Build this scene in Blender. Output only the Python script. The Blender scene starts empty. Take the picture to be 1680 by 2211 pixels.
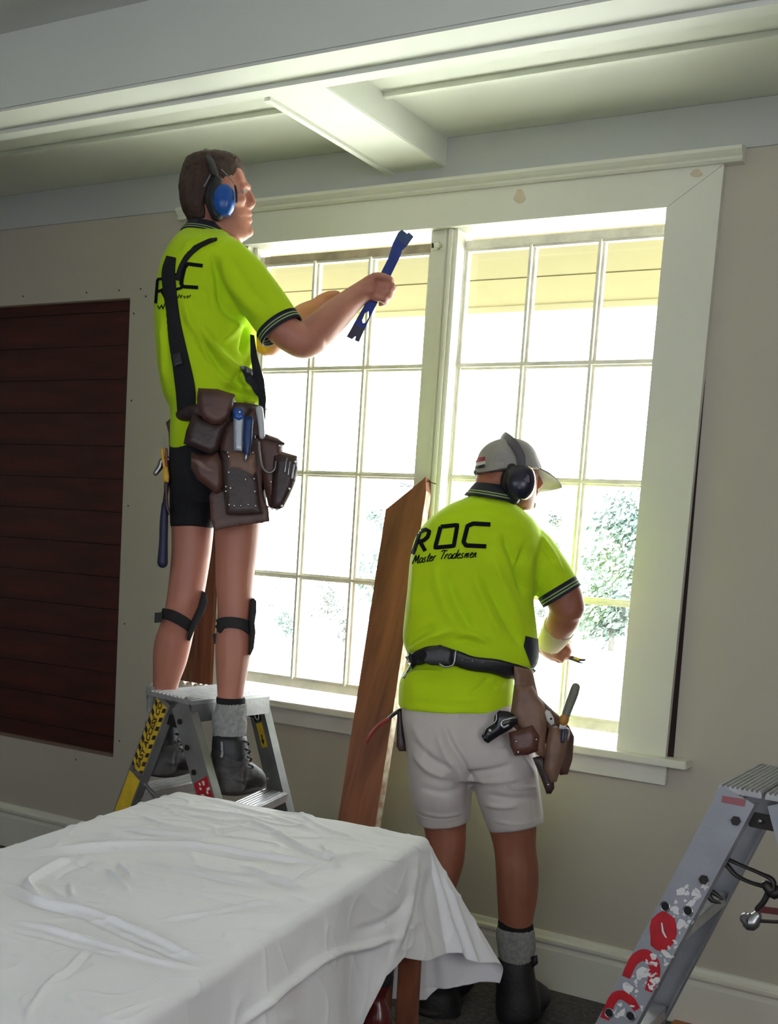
import bpy, bmesh, math, random
import numpy as np
from mathutils import Vector, Matrix, noise
from mathutils.bvhtree import BVHTree
from mathutils.geometry import delaunay_2d_cdt
random.seed(7)
SC = bpy.context.scene
COL = SC.collection
# ------------------------------------------------------------------ camera
F, CX, CY, YAW, PIT, ROLL, CH, CD = 2536.0, 840.0, 1510.0, .524, -.1275, .067, 1.363, 3.44
CAM = Vector((0, -CD, CH))
_f = Vector((-math.sin(YAW)*math.cos(PIT), math.cos(YAW)*math.cos(PIT), math.sin(PIT)))
_r = Vector((math.cos(YAW), math.sin(YAW), 0)); _u = _r.cross(_f)
RV = _r*math.cos(ROLL)+_u*math.sin(ROLL); UV = -_r*math.sin(ROLL)+_u*math.cos(ROLL); FV = _f
cd = bpy.data.cameras.new('camera'); cam = bpy.data.objects.new('camera', cd); COL.objects.link(cam)
m3 = Matrix((RV, UV, -FV)).transposed()
cam.matrix_world = Matrix.Translation(CAM) @ m3.to_4x4()
cd.sensor_fit = 'HORIZONTAL'; cd.sensor_width = 36; cd.lens = 36*F/1680
cd.shift_x = 0; cd.shift_y = -(2211/2-CY)/1680*-1
cd.shift_y = (CY-2211/2)/1680
cd.clip_start = .05; cd.clip_end = 2000
SC.camera = cam
# ------------------------------------------------------------------ world, lights, exposure
W = bpy.data.worlds.new('sky'); SC.world = W; W.use_nodes = True
bg = W.node_tree.nodes['Background']; bg.inputs[0].default_value = (.93, .96, 1, 1); bg.inputs[1].default_value = 11.0
def area(name, loc, look, sx, sy, power, col):
    l = bpy.data.lights.new(name, 'AREA'); l.shape = 'RECTANGLE'; l.size = sx; l.size_y = sy; l.energy = power; l.color = col
    o = bpy.data.objects.new(name, l); COL.objects.link(o); o.location = loc
    o.rotation_euler = (Vector(look)-Vector(loc)).to_track_quat('-Z', 'Y').to_euler(); return o
# room windows behind the camera and at right; the left fill is added
area('rear_window_light', (-.4, -5.3, 1.8), (-.6, 0, 1.3), 3.0, 1.6, 27, (.78, .86, 1))
area('left_fill_light', (-6.2, -3.0, 1.6), (0, -1.9, 1.2), 2.0, 1.6, 1.5, (.88, .94, 1))  # added weak fill from the left, no window known there
area('right_window_light', (2.1, -3.6, 1.75), (-1.2, -1.9, .7), 1.8, 1.5, 34, (.97, .96, 1))
sl = bpy.data.lights.new('sun', 'SUN'); sl.energy = 44; sl.angle = .02; sl.color = (1, .98, .95)
so = bpy.data.objects.new('sun', sl); COL.objects.link(so); so.rotation_euler = Vector((.25, .50, -1)).to_track_quat('-Z', 'Y').to_euler()   # high sun from behind the house
SC.view_settings.view_transform = 'Standard'; SC.view_settings.look = 'None'
SC.view_settings.gamma = 1; SC.view_settings.exposure = 0.64
SC.view_settings.use_curve_mapping = False
SC.cycles.max_bounces = 10; SC.cycles.diffuse_bounces = 6; SC.cycles.transparent_max_bounces = 16
SC.cycles.use_denoising = True
SC.cycles.sample_clamp_indirect = 8

# ------------------------------------------------------------------ helpers
def ray(px, py): return FV*F+RV*float(px-CX)-UV*float(py-CY)
def V(px, py, d): return CAM+ray(px, py)*float(d/F)
def aty(px, py, y=0.0):
    r = ray(px, py); return CAM+r*((y-CAM.y)/r.y)
def atz(px, py, z=0.0):
    r = ray(px, py); return CAM+r*((z-CAM.z)/r.z)
def atplane(px, py, p, n):
    r = ray(px, py); return CAM+r*((p-CAM).dot(n)/r.dot(n))
def proj(P):
    d = Vector(P)-CAM; z = d.dot(FV); return (CX+F*d.dot(RV)/z, CY-F*d.dot(UV)/z, z)
def srgb(r, g, b):
    f = lambda c: (c/255/12.92) if c/255 <= .04045 else ((c/255+.055)/1.055)**2.4
    return (f(r), f(g), f(b))
_mats = {}
def mat(name, col, rough=.6, metal=0.0, var=.0, vscale=8, bump=0.0, bscale=60, stretch=(1, 1, 1), col2=None, sheen=0, spec=.5, detail=4, trans=0):
    if name in _mats: return _mats[name]
    m = bpy.data.materials.new(name); m.use_nodes = True; nt = m.node_tree; b = nt.nodes['Principled BSDF']
    b.inputs['Roughness'].default_value = rough; b.inputs['Metallic'].default_value = metal
    b.inputs['Base Color'].default_value = (*col, 1)
    b.inputs['Specular IOR Level'].default_value = spec
    if sheen: b.inputs['Sheen Weight'].default_value = sheen
    if var or bump or col2:
        tc = nt.nodes.new('ShaderNodeTexCoord'); mp = nt.nodes.new('ShaderNodeMapping'); mp.inputs['Scale'].default_value = stretch
        nt.links.new(tc.outputs['Object'], mp.inputs['Vector'])
    if var or col2:
        n = nt.nodes.new('ShaderNodeTexNoise'); n.inputs['Scale'].default_value = vscale; n.inputs['Detail'].default_value = detail
        nt.links.new(mp.outputs[0], n.inputs['Vector'])
        r = nt.nodes.new('ShaderNodeValToRGB'); r.color_ramp.elements[0].position = .32; r.color_ramp.elements[1].position = .68
        c2 = col2 if col2 else tuple(c*(1-var) for c in col)
        r.color_ramp.elements[0].color = (*c2, 1); r.color_ramp.elements[1].color = (*tuple(min(1, c*(1+var*.6)) for c in col), 1)
        nt.links.new(n.outputs['Fac'], r.inputs['Fac']); nt.links.new(r.outputs['Color'], b.inputs['Base Color'])
    if bump:
        n2 = nt.nodes.new('ShaderNodeTexNoise'); n2.inputs['Scale'].default_value = bscale; n2.inputs['Detail'].default_value = 5
        nt.links.new(mp.outputs[0], n2.inputs['Vector'])
        bp = nt.nodes.new('ShaderNodeBump'); bp.inputs['Strength'].default_value = bump; bp.inputs['Distance'].default_value = .004
        nt.links.new(n2.outputs['Fac'], bp.inputs['Height']); nt.links.new(bp.outputs['Normal'], b.inputs['Normal'])
    _mats[name] = m; return m
def woodmat(name, c1, c2, axis, along=.6, across=14, rough=.6, bump=.25):
    """grain running along the world axis given"""
    if name in _mats: return _mats[name]
    m = bpy.data.materials.new(name); m.use_nodes = True; nt = m.node_tree; b = nt.nodes['Principled BSDF']
    b.inputs['Roughness'].default_value = rough
    a = Vector(axis).normalized(); t = Vector((0, 0, 1)) if abs(a.z) < .9 else Vector((1, 0, 0))
    s = a.cross(t).normalized(); q = a.cross(s)
    tc = nt.nodes.new('ShaderNodeTexCoord'); cmb = nt.nodes.new('ShaderNodeCombineXYZ')
    for i, (vec, sc) in enumerate(((a, along), (s, across), (q, across))):
        dt = nt.nodes.new('ShaderNodeVectorMath'); dt.operation = 'DOT_PRODUCT'; dt.inputs[1].default_value = vec*sc
        nt.links.new(tc.outputs['Object'], dt.inputs[0]); nt.links.new(dt.outputs['Value'], cmb.inputs[i])
    n = nt.nodes.new('ShaderNodeTexNoise'); n.inputs['Scale'].default_value = 1; n.inputs['Detail'].default_value = 7; n.inputs['Distortion'].default_value = 1.2
    nt.links.new(cmb.outputs[0], n.inputs['Vector'])
    w = nt.nodes.new('ShaderNodeTexNoise'); w.inputs['Scale'].default_value = 5; w.inputs['Detail'].default_value = 3
    nt.links.new(cmb.outputs[0], w.inputs['Vector'])
    mx = nt.nodes.new('ShaderNodeMath'); mx.operation = 'MULTIPLY_ADD'; mx.inputs[1].default_value = .35
    nt.links.new(w.outputs['Fac'], mx.inputs[0]); nt.links.new(n.outputs['Fac'], mx.inputs[2])
    r = nt.nodes.new('ShaderNodeValToRGB'); e = r.color_ramp.elements
    e[0].position = .45; e[0].color = (*c2, 1); e[1].position = .85; e[1].color = (*c1, 1)
    nt.links.new(mx.outputs[0], r.inputs['Fac']); nt.links.new(r.outputs['Color'], b.inputs['Base Color'])
    bp = nt.nodes.new('ShaderNodeBump'); bp.inputs['Strength'].default_value = bump; bp.inputs['Distance'].default_value = .002
    nt.links.new(mx.outputs[0], bp.inputs['Height']); nt.links.new(bp.outputs['Normal'], b.inputs['Normal'])
    _mats[name] = m; return m
WL = {}
def wl(o): return WL.get(o.name, Vector((0, 0, 0))) if o else Vector((0, 0, 0))
def props(o, label=None, cat=None, group=None, kind=None):
    if label: o['label'] = label
    if cat: o['category'] = cat
    if group: o['group'] = group
    if kind: o['kind'] = kind
    return o
def empty(name, loc, label=None, cat=None, group=None, kind=None):
    o = bpy.data.objects.new(name, None); o.empty_display_size = .1; COL.objects.link(o); o.location = loc; WL[o.name] = Vector(loc)
    return props(o, label, cat, group, kind)
def obj(name, src, m, parent=None, smooth=False, origin=None, **kw):
    """src: bmesh or (verts, faces) or mesh, all in world coordinates"""
    if isinstance(src, bpy.types.Mesh): me = src
    else:
        me = bpy.data.meshes.new(name)
        if isinstance(src, bmesh.types.BMesh):
            bmesh.ops.recalc_face_normals(src, faces=src.faces[:]); src.to_mesh(me); src.free()
        else: me.from_pydata([tuple(v) for v in src[0]], [], src[1])
    n = len(me.vertices); co = np.empty(n*3); me.vertices.foreach_get('co', co); co = co.reshape(-1, 3)
    if origin is None:
        if kw.get('kind') == 'structure' and parent is None: origin = Vector((0, 0, 0))
        else:
            mn, mx = co.min(0), co.max(0); origin = Vector(((mn[0]+mx[0])/2, (mn[1]+mx[1])/2, mn[2]))
    co -= np.array(origin); me.vertices.foreach_set('co', co.ravel())
    if m is not None:
        for mm in (m if isinstance(m, (list, tuple)) else [m]): me.materials.append(mm)
    if smooth: me.polygons.foreach_set('use_smooth', [True]*len(me.polygons))
    me.update()
    o = bpy.data.objects.new(name, me); COL.objects.link(o)
    o.location = origin-wl(parent); WL[o.name] = Vector(origin)
    if parent: o.parent = parent
    return props(o, **kw)
def copyto(src, name, newpos, parent=None, rot=None, label=None):
    """copy sharing mesh data with its origin at newpos"""
    c = src.copy(); c.name = name; COL.objects.link(c); c.parent = parent
    c.location = Vector(newpos)-wl(parent); WL[c.name] = Vector(newpos)
    if rot is not None: c.rotation_euler = rot
    if label: c['label'] = label
    return c
def bx(bm, x0, x1, y0, y1, z0, z1, bev=0.0):
    vs = [bm.verts.new((x, y, z)) for x in (x0, x1) for y in (y0, y1) for z in (z0, z1)]
    fs = [bm.faces.new([vs[i] for i in q]) for q in ((0, 1, 3, 2), (4, 6, 7, 5), (0, 4, 5, 1), (2, 3, 7, 6), (0, 2, 6, 4), (1, 5, 7, 3))]
    if bev:
        es = list({e for f in fs for e in f.edges}); bmesh.ops.bevel(bm, geom=es, offset=bev, segments=2, affect='EDGES')
    return bm
def BX(*a, bev=0.0): return bx(bmesh.new(), *a, bev=bev)
def bar(bm, p0, p1, side, w, t, bev=0.0, taper=1.0):
    """bar from p0 to p1, w wide along side, t thick across"""
    p0, p1 = Vector(p0), Vector(p1); a = (p1-p0).normalized(); s = Vector(side); s = (s-a*s.dot(a)).normalized(); n = a.cross(s)
    vs = []
    for p, k in ((p0, 1), (p1, taper)):
        for i, j in ((-1, -1), (1, -1), (1, 1), (-1, 1)): vs.append(bm.verts.new(p+s*(w/2*i*k)+n*(t/2*j)))
    fs = [bm.faces.new([vs[i] for i in q]) for q in ((3, 2, 1, 0), (4, 5, 6, 7), (0, 1, 5, 4), (1, 2, 6, 5), (2, 3, 7, 6), (3, 0, 4, 7))]
    if bev:
        es = list({e for f in fs for e in f.edges}); bmesh.ops.bevel(bm, geom=es, offset=bev, segments=2, affect='EDGES')
    return bm
def BAR(*a, **k): return bar(bmesh.new(), *a, **k)
def prism(bm, pts, ext):
    """closed polygon pts (Vectors) extruded by ext"""
    a = [bm.verts.new(p) for p in pts]; b = [bm.verts.new(Vector(p)+Vector(ext)) for p in pts]; n = len(pts)
    bm.faces.new(a); bm.faces.new(b[::-1])
    for i in range(n): bm.faces.new((a[i], a[(i+1) % n], b[(i+1) % n], b[i]))
    return bm
def PR(pts, ext): return prism(bmesh.new(), pts, ext)
def smooth_path(P, k=6):
    """Catmull-Rom through tuples/vectors of any length"""
    A = np.array([list(p) for p in P], float)
    if len(A) < 3 or k < 2: 
        return A
    out = []
    E = np.vstack([2*A[0]-A[1], A, 2*A[-1]-A[-2]])
    for i in range(1, len(E)-2):
        for j in range(k):
            t = j/k; p0, p1, p2, p3 = E[i-1], E[i], E[i+1], E[i+2]
            out.append(.5*((2*p1)+(-p0+p2)*t+(2*p0-5*p1+4*p2-p3)*t*t+(-p0+3*p1-3*p2+p3)*t**3))
    out.append(A[-1]); return np.array(out)
def tube(bm, pts, r, n=10, k=4, caps=True, flat=1.0, ref=None):
    """round tube along world points; r a number or list; flat squashes along the axis most like ref"""
    rr = [r]*len(pts) if not isinstance(r, (list, tuple)) else r
    S = smooth_path([(*p, q) for p, q in zip(pts, rr)], k)
    C = [Vector(s[:3]) for s in S]; R = [float(max(s[3], 1e-4)) for s in S]
    rings = []; T0 = (C[1]-C[0]).normalized()
    up = Vector(ref).normalized() if ref is not None else (Vector((0, 0, 1)) if abs(T0.z) < .9 else Vector((1, 0, 0)))
    b = (up-T0*up.dot(T0)).normalized()
    for i, c in enumerate(C):
        T = (C[min(i+1, len(C)-1)]-C[max(i-1, 0)]).normalized()
        b = (b-T*b.dot(T)).normalized(); a = T.cross(b)
        rings.append((c, a, b, R[i], T))
    seq = []
    if caps:
        c, a, b, q, T = rings[0]
        for th in (80, 55, 28): seq.append((c-T*q*math.sin(math.radians(th)), a, b, q*math.cos(math.radians(th))))
    seq += [(c, a, b, q) for c, a, b, q, T in rings]
    if caps:
        c, a, b, q, T = rings[-1]
        for th in (28, 55, 80): seq.append((c+T*q*math.sin(math.radians(th)), a, b, q*math.cos(math.radians(th))))
    return _rings(bm, [(c, a*q, b*q*flat) for c, a, b, q in seq], n)
def _rings(bm, seq, n, ex=2.0):
    allv = []
    for s in seq:
        c, a, b = s[:3]; e = s[3] if len(s) > 3 else ex; vs = []
        for j in range(n):
            t = 2*math.pi*j/n; ct, st = math.cos(t), math.sin(t)
            x = math.copysign(abs(ct)**(2/e), ct); y = math.copysign(abs(st)**(2/e), st)
            vs.append(bm.verts.new(c+a*x+b*y))
        allv.append(vs)
    for u, v in zip(allv, allv[1:]):
        for j in range(n): bm.faces.new((u[j], u[(j+1) % n], v[(j+1) % n], v[j]))
    bm.faces.new(allv[0][::-1]); bm.faces.new(allv[-1]); return bm
def TUBE(*a, **k): return tube(bmesh.new(), *a, **k)
def limb(bm, pts, n=18, k=5, caps=True, deep=1.0):
    """pts: (px, py, depth, radius in px of the photograph[, depth ratio]) - a limb traced in the photograph at a real distance"""
    P = [(*V(p[0], p[1], p[2]), p[3]*p[2]/F, (p[4] if len(p) > 4 else deep)) for p in pts]
    S = smooth_path(P, k); C = [Vector(s[:3]) for s in S]; seq = []
    for i, c in enumerate(C):
        T = (C[min(i+1, len(C)-1)]-C[max(i-1, 0)]).normalized(); vd = (c-CAM).normalized()
        a = T.cross(vd)
        a = a.normalized() if a.length > .15 else RV.copy()
        b = T.cross(a).normalized(); q = float(max(S[i][3], .001))
        seq.append((c, a*q, b*q*float(S[i][4]), T, q))
    out = []
    if caps:
        c, a, b, T, q = seq[0]
        for th in (78, 50, 25): out.append((c-T*q*math.sin(math.radians(th)), a*math.cos(math.radians(th)), b*math.cos(math.radians(th))))
    out += [(s[0], s[1], s[2]) for s in seq]
    if caps:
        c, a, b, T, q = seq[-1]
        for th in (25, 50, 78): out.append((c+T*q*math.sin(math.radians(th)), a*math.cos(math.radians(th)), b*math.cos(math.radians(th))))
    return _rings(bm, out, n)
def rows(bm, R, n=32, k=5, ex=2.3):
    """R: (pxL, pyL, pxR, pyR, depth, half thickness in metres) cross sections of a trunk"""
    P = [(*V(r[0], r[1], r[4]), *V(r[2], r[3], r[4]), r[5]) for r in R]
    S = smooth_path(P, k); seq = []
    for s in S:
        L, Q = Vector(s[:3]), Vector(s[3:6]); c = (L+Q)/2; a = (Q-L)/2
        vd = (c-CAM); vd.z = 0; vd.normalize(); an = a.normalized(); b = (vd-an*vd.dot(an)).normalized()*float(s[6])
        seq.append((c, a, b, ex))
    c, a, b, e = seq[0]; c1 = seq[-1]
    return _rings(bm, seq, n, ex)
def ball(bm, px, py, d, rx, ry=None, rz=None, n=16):
    """ellipsoid: rx, ry in px (image right, up), rz in metres along the view"""
    s = d/F; ry = rx if ry is None else ry; rz = rx*s if rz is None else rz
    c = V(px, py, d); seq = []
    for i in range(1, n//2+4):
        th = math.pi*i/(n//2+4); seq.append((c+UV*(ry*s*math.cos(th)), RV*(rx*s*math.sin(th)), FV*(rz*math.sin(th))))
    return _rings(bm, seq, n)
def remesh(bm, voxel, it=6, dec=0):
    me = bpy.data.meshes.new('t'); bmesh.ops.recalc_face_normals(bm, faces=bm.faces[:])
    bm.to_mesh(me); bm.free(); o = bpy.data.objects.new('t', me); COL.objects.link(o)
    r = o.modifiers.new('r', 'REMESH'); r.mode = 'VOXEL'; r.voxel_size = voxel
    if it:
        s = o.modifiers.new('s', 'SMOOTH'); s.factor = .5; s.iterations = it
    dg = bpy.context.evaluated_depsgraph_get(); ev = o.evaluated_get(dg)
    out = bpy.data.meshes.new_from_object(ev, depsgraph=dg); bpy.data.objects.remove(o)
    bpy.data.meshes.remove(me); return out
def mesh_np(me):
    n = len(me.vertices); co = np.empty(n*3); me.vertices.foreach_get('co', co); no = np.empty(n*3); me.vertices.foreach_get('normal', no)
    return co.reshape(-1, 3), no.reshape(-1, 3)
_FV, _RV, _UV, _CAM = [np.array(v) for v in (FV, RV, UV, CAM)]
def nproj(co):
    d = co-_CAM; z = d@_FV; return np.stack([CX+F*(d@_RV)/z, CY-F*(d@_UV)/z], 1), z
def seg_dist(p, poly):
    best = np.full(len(p), 1e9); tt = np.zeros(len(p)); L = 0; poly = np.array(poly, float)
    tot = sum(np.linalg.norm(poly[i+1]-poly[i]) for i in range(len(poly)-1))
    for a, b in zip(poly, poly[1:]):
        ab = b-a; l = np.linalg.norm(ab); t = np.clip(((p-a)@ab)/(l*l), 0, 1); d = np.linalg.norm(p-a-t[:, None]*ab, axis=1)
        m = d < best; best[m] = d[m]; tt[m] = (L+t[m]*l)/tot; L += l
    return best, tt
def sculpt(me, folds, rough=0.0, rscale=9.0, seed=0):
    """press folds (polyline, width px, height m) into the side of the mesh that faces the photographer; rough: all-round soft wrinkles"""
    co, no = mesh_np(me); p, z = nproj(co); vd = co-_CAM; vd /= np.linalg.norm(vd, axis=1)[:, None]
    face = np.clip(-(no*vd).sum(1)*1.6, 0, 1); disp = np.zeros(len(co))
    for f in folds:
        poly, w, h = f[:3]
        if len(poly) > 2: poly = smooth_path(poly, 5)
        d, t = seg_dist(p, poly); ends = np.clip(np.minimum(t, 1-t)*5+.1, 0, 1)
        disp += h*np.exp(-(d/w)**2)*face*ends
    if rough:
        nz = np.array([noise.noise(Vector((c[0]*rscale+seed, c[1]*rscale, c[2]*rscale*.6)))+.5*noise.noise(Vector((c[0]*rscale*2.3, c[1]*rscale*2.3+seed, c[2]*rscale*1.6))) for c in co])
        disp += rough*nz
    co = co+no*disp[:, None]; me.vertices.foreach_set('co', co.ravel()); me.update(); return me
def bvh_of(*mes):
    vs, fs = [], []
    for me in mes:
        o = len(vs); vs += [v.co.copy() for v in me.vertices]; fs += [[i+o for i in p.vertices] for p in me.polygons]
    return BVHTree.FromPolygons(vs, fs)
def stick(bvh, px, py, off, last=None):
    r = ray(px, py).normalized(); h, n, i, d = bvh.ray_cast(CAM, r)
    if h is None:
        if last is not None:
            q = CAM+r*last; h, n, i, dd = bvh.find_nearest(q); d = last
            if h is None: return q, last
            return h+n*off, last
        q = V(px, py, 3.3); h, n, i, dd = bvh.find_nearest(q); return h+n*off, (h-CAM).length
    if n.dot(r) > 0: n = -n
    return h+n*off-r*.0004, d
def ribbon(bm, bvh, poly, w, off=.0015, thick=0.0, k=6, step=4, across=3, ends=None):
    """a band laid on the surface: poly of px points, w its width in px (number or list)"""
    ws = w if isinstance(w, (list, tuple)) else [w]*len(poly)
    S = smooth_path([(*p, q) for p, q in zip(poly, ws)], k) if len(poly) > 2 and k > 1 else np.array([(*p, q) for p, q in zip(poly, ws)], float)
    D = [S[0]]
    for a, b in zip(S, S[1:]):
        n = max(1, int(np.linalg.norm(b[:2]-a[:2])/step))
        for i in range(1, n+1): D.append(a+(b-a)*i/n)
    D = np.array(D); top = []; base = []; last = None
    for i, s in enumerate(D):
        t = D[min(i+1, len(D)-1)][:2]-D[max(i-1, 0)][:2]; t = t/(np.linalg.norm(t)+1e-9); nn = np.array([-t[1], t[0]])
        r1, r0 = [], []
        for j in range(across+1):
            q = s[:2]+nn*s[2]*(j/across-.5)
            p, last = stick(bvh, q[0], q[1], off+thick, last); r1.append(p)
            if thick: p0, _ = stick(bvh, q[0], q[1], off*.5-.0005, last); r0.append(p0)
        top.append([bm.verts.new(p) for p in r1])
        if thick: base.append([bm.verts.new(p) for p in r0])
    def grid(g, rev=False):
        for u, v in zip(g, g[1:]):
            for j in range(across):
                q = (u[j], u[j+1], v[j+1], v[j]); bm.faces.new(q[::-1] if rev else q)
    grid(top)
    if thick:
        grid(base, True)
        for i in range(len(top)-1):
            for j in (0, across):
                bm.faces.new((top[i][j], top[i+1][j], base[i+1][j], base[i][j]))
        for i in (0, -1):
            for j in range(across): bm.faces.new((top[i][j], top[i][j+1], base[i][j+1], base[i][j]))
    return bm
def _inpoly(x, y, out):
    c = False; j = len(out)-1
    for i in range(len(out)):
        if (out[i][1] > y) != (out[j][1] > y) and x < (out[j][0]-out[i][0])*(y-out[i][1])/(out[j][1]-out[i][1])+out[i][0]: c = not c
        j = i
    return c
def _fill(poly, step, hole=None):
    P = [tuple(p) for p in poly]; out = []
    for a, b in zip(P, P[1:]+P[:1]):
        n = max(1, int(math.hypot(b[0]-a[0], b[1]-a[1])/step))
        for i in range(n): out.append((a[0]+(b[0]-a[0])*i/n, a[1]+(b[1]-a[1])*i/n))
    nb = len(out); A = np.array(out); x0, y0 = A.min(0); x1, y1 = A.max(0); ins = []
    def inside(x, y):
        c = False; j = nb-1
        for i in range(nb):
            if (out[i][1] > y) != (out[j][1] > y) and x < (out[j][0]-out[i][0])*(y-out[i][1])/(out[j][1]-out[i][1])+out[i][0]: c = not c
            j = i
        return c
    y = y0+step/2; row = 0
    while y < y1:
        x = x0+(step/2 if row % 2 else 0)
        while x < x1:
            if inside(x, y) and min(np.hypot(A[:, 0]-x, A[:, 1]-y)) > step*.5: ins.append((x, y))
            x += step
        y += step*.87; row += 1
    ed = [(i, (i+1) % nb) for i in range(nb)]
    if hole:
        ins = [p for p in ins if not _inpoly(p[0], p[1], hole)]; h0 = nb+len(ins); ins = ins+list(hole)
        ed += [(h0+i, h0+(i+1) % len(hole)) for i in range(len(hole))]
    pts = [Vector(p) for p in out+ins]
    vo, eo, fo, *_ = delaunay_2d_cdt(pts, ed, [], 1, 1e-6)
    if hole: fo = [f for f in fo if not _inpoly(sum(vo[i].x for i in f)/len(f), sum(vo[i].y for i in f)/len(f), hole)]
    d = []
    for v in vo:
        dd, _t = seg_dist(np.array([[v.x, v.y]]), np.array(out+[out[0]])); d.append(dd[0])
    return [(v.x, v.y) for v in vo], fo, d
def patch(bm, bvh, poly, off=.0015, step=6):
    vo, fo, d = _fill(poly, step); last = None; vs = []
    for p in vo:
        q, last = stick(bvh, p[0], p[1], off, last); vs.append(bm.verts.new(q))
    for f in fo:
        try: bm.faces.new([vs[i] for i in f])
        except ValueError: pass
    return bm
def pillow(bm, poly, d, t=.01, bulge=.0, step=7, soft=14, tilt=(0, 0), back=True, hole=None):
    """solid piece with the outline poly (px), at depth d (m, front side), t thick, swelling by bulge; tilt: depth change per px"""
    vo, fo, dist = _fill(poly, step, hole); A = np.array(poly, float).mean(0); fr, bk = [], []
    for p, ds in zip(vo, dist):
        dd = d+tilt[0]*(p[0]-A[0])+tilt[1]*(p[1]-A[1]); u = min(1, ds/soft); h = bulge*math.sin(u*math.pi/2)
        fr.append(bm.verts.new(V(p[0], p[1], dd-h))); c = V(p[0], p[1], dd)
        bk.append(bm.verts.new(c+ray(p[0], p[1]).normalized()*(t+(h*.3 if back else 0))))
    edges = {}
    for f in fo:
        bm.faces.new([fr[i] for i in f]); bm.faces.new([bk[i] for i in f][::-1])
        for a, b in zip(f, f[1:]+f[:1]):
            if (b, a) in edges: del edges[(b, a)]
            else: edges[(a, b)] = 1
    for a, b in edges:
        bm.faces.new((fr[a], bk[a], bk[b], fr[b]))
    return bm
def PIL(*a, **k): return pillow(bmesh.new(), *a, **k)
# ------------------------------------------------------------------ the room
M_wall = mat('wall_paint', srgb(181, 174, 160), .75, var=.03, vscale=1.5, bump=.05, bscale=90)
M_trim = mat('trim_paint', srgb(214, 212, 200), .45, var=.03, vscale=3, bump=.04, bscale=50)
M_frieze = mat('frieze_shade', srgb(178, 180, 178), .6)  # greyer than the ceiling paint, to colour in the shade on the frieze
M_ceil = mat('ceiling_paint', srgb(220, 222, 214), .6, var=.02, vscale=2)
M_floor = mat('carpet', srgb(84, 82, 81), .95, var=.5, vscale=60, bump=1.0, bscale=300)
M_old = mat('old_sash_paint', srgb(226, 222, 210), .5, var=.14, vscale=22, bump=.3, bscale=45)
M_glass = bpy.data.materials.new('window_glass'); M_glass.use_nodes = True
nt = M_glass.node_tree; nt.nodes.clear()
go = nt.nodes.new('ShaderNodeOutputMaterial'); gm = nt.nodes.new('ShaderNodeMixShader'); gt = nt.nodes.new('ShaderNodeBsdfTransparent')
gg = nt.nodes.new('ShaderNodeBsdfGlossy'); gg.inputs['Roughness'].default_value = .03; gt.inputs[0].default_value = (.96, .98, .97, 1)
fr = nt.nodes.new('ShaderNodeFresnel'); fr.inputs[0].default_value = 1.45
ge_ = nt.nodes.new('ShaderNodeNewGeometry'); mi = nt.nodes.new('ShaderNodeMath'); mi.operation = 'MULTIPLY_ADD'; mi.inputs[1].default_value = 1/1.45-1.45; mi.inputs[2].default_value = 1.45
nt.links.new(ge_.outputs['Backfacing'], mi.inputs[0]); nt.links.new(mi.outputs[0], fr.inputs[0])   # same reflectance on leaving the sheet as on entering
nt.links.new(fr.outputs[0], gm.inputs[0]); nt.links.new(gt.outputs[0], gm.inputs[1]); nt.links.new(gg.outputs[0], gm.inputs[2]); nt.links.new(gm.outputs[0], go.inputs[0])
XL, XR, YB, ZT = -6.4, 2.2, -5.5, 2.783
WX0, WX1, WZ0, WZ1 = -2.93, -1.12, .80, 2.44
OX1, OZ0, OZ1 = -3.235, .467, 2.238
bm = bmesh.new()
bx(bm, XL, OX1, 0, .018, -.0, OZ0); bx(bm, XL, OX1, 0, .018, OZ1, ZT); bx(bm, XL, OX1, .10, .12, 0, ZT); bx(bm, OX1, WX0, 0, .12, 0, ZT)
bx(bm, WX0, WX1, 0, .12, 0, WZ0-.002); bx(bm, WX0, WX1, 0, .12, WZ1, ZT); bx(bm, WX1, XR, 0, .12, 0, ZT)
wall_window = obj('wall_window', bm, M_wall, kind='structure')
obj('wall_left', BX(XL-.1, XL, YB, .12, 0, ZT), M_wall, kind='structure')
obj('wall_right', BX(XR, XR+.1, YB, .12, 0, ZT), M_wall, kind='structure')
obj('wall_rear', BX(XL, XR, YB-.1, YB, 0, ZT), M_wall, kind='structure')
obj('floor', BX(XL, XR, YB, .0, -.1, 0), M_floor, kind='structure')
# ceiling: deep cross beam, recessed panel bay along the window wall, short beam between
ZB, ZC = 2.572, 2.665
obj('ceiling', bx(BX(XL, XR, YB, -.9, ZT, ZT+.1), XL, XR, -.9, .12, ZC+.001, ZT+.1), M_ceil, kind='structure')
bm = BX(XL, XR, -.903, -.70, ZB, ZT+.01, bev=.004)
main_beam = obj('trim_1', bm, M_ceil, kind='structure', label='deep boxed ceiling beam running parallel to the window wall')
obj('bead', BX(XL, XR, -.775, -.757, ZB-.012, ZB+.001), M_ceil, main_beam)
obj('bead', BX(XL, XR, -.903, -.893, ZB-.006, ZB+.001), M_ceil, main_beam)
bm = BX(-2.104, -1.908, -.705, .0, ZB+.004, ZC+.01, bev=.003)
short_beam = obj('trim_2', bm, M_ceil, kind='structure', label='short boxed ceiling beam meeting the window wall above the sashes')
obj('bead', BX(-2.116, -2.096, -.69, .0, ZB-.004, ZB+.014), M_ceil, short_beam)
obj('batten', BX(XL, -2.104, -.405, -.385, ZC-.014, ZC+.002), M_ceil, main_beam)
obj('batten', BX(-1.908, XR, -.405, -.385, ZC-.014, ZC+.002), M_ceil, main_beam)
# band along the top of the wall, its shade put into the colour
obj('trim_3', BX(XL, XR, -.006, 0, 2.535, ZC), M_frieze, kind='structure', label='flat frieze board between window head and ceiling, greyed for its shade')
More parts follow.
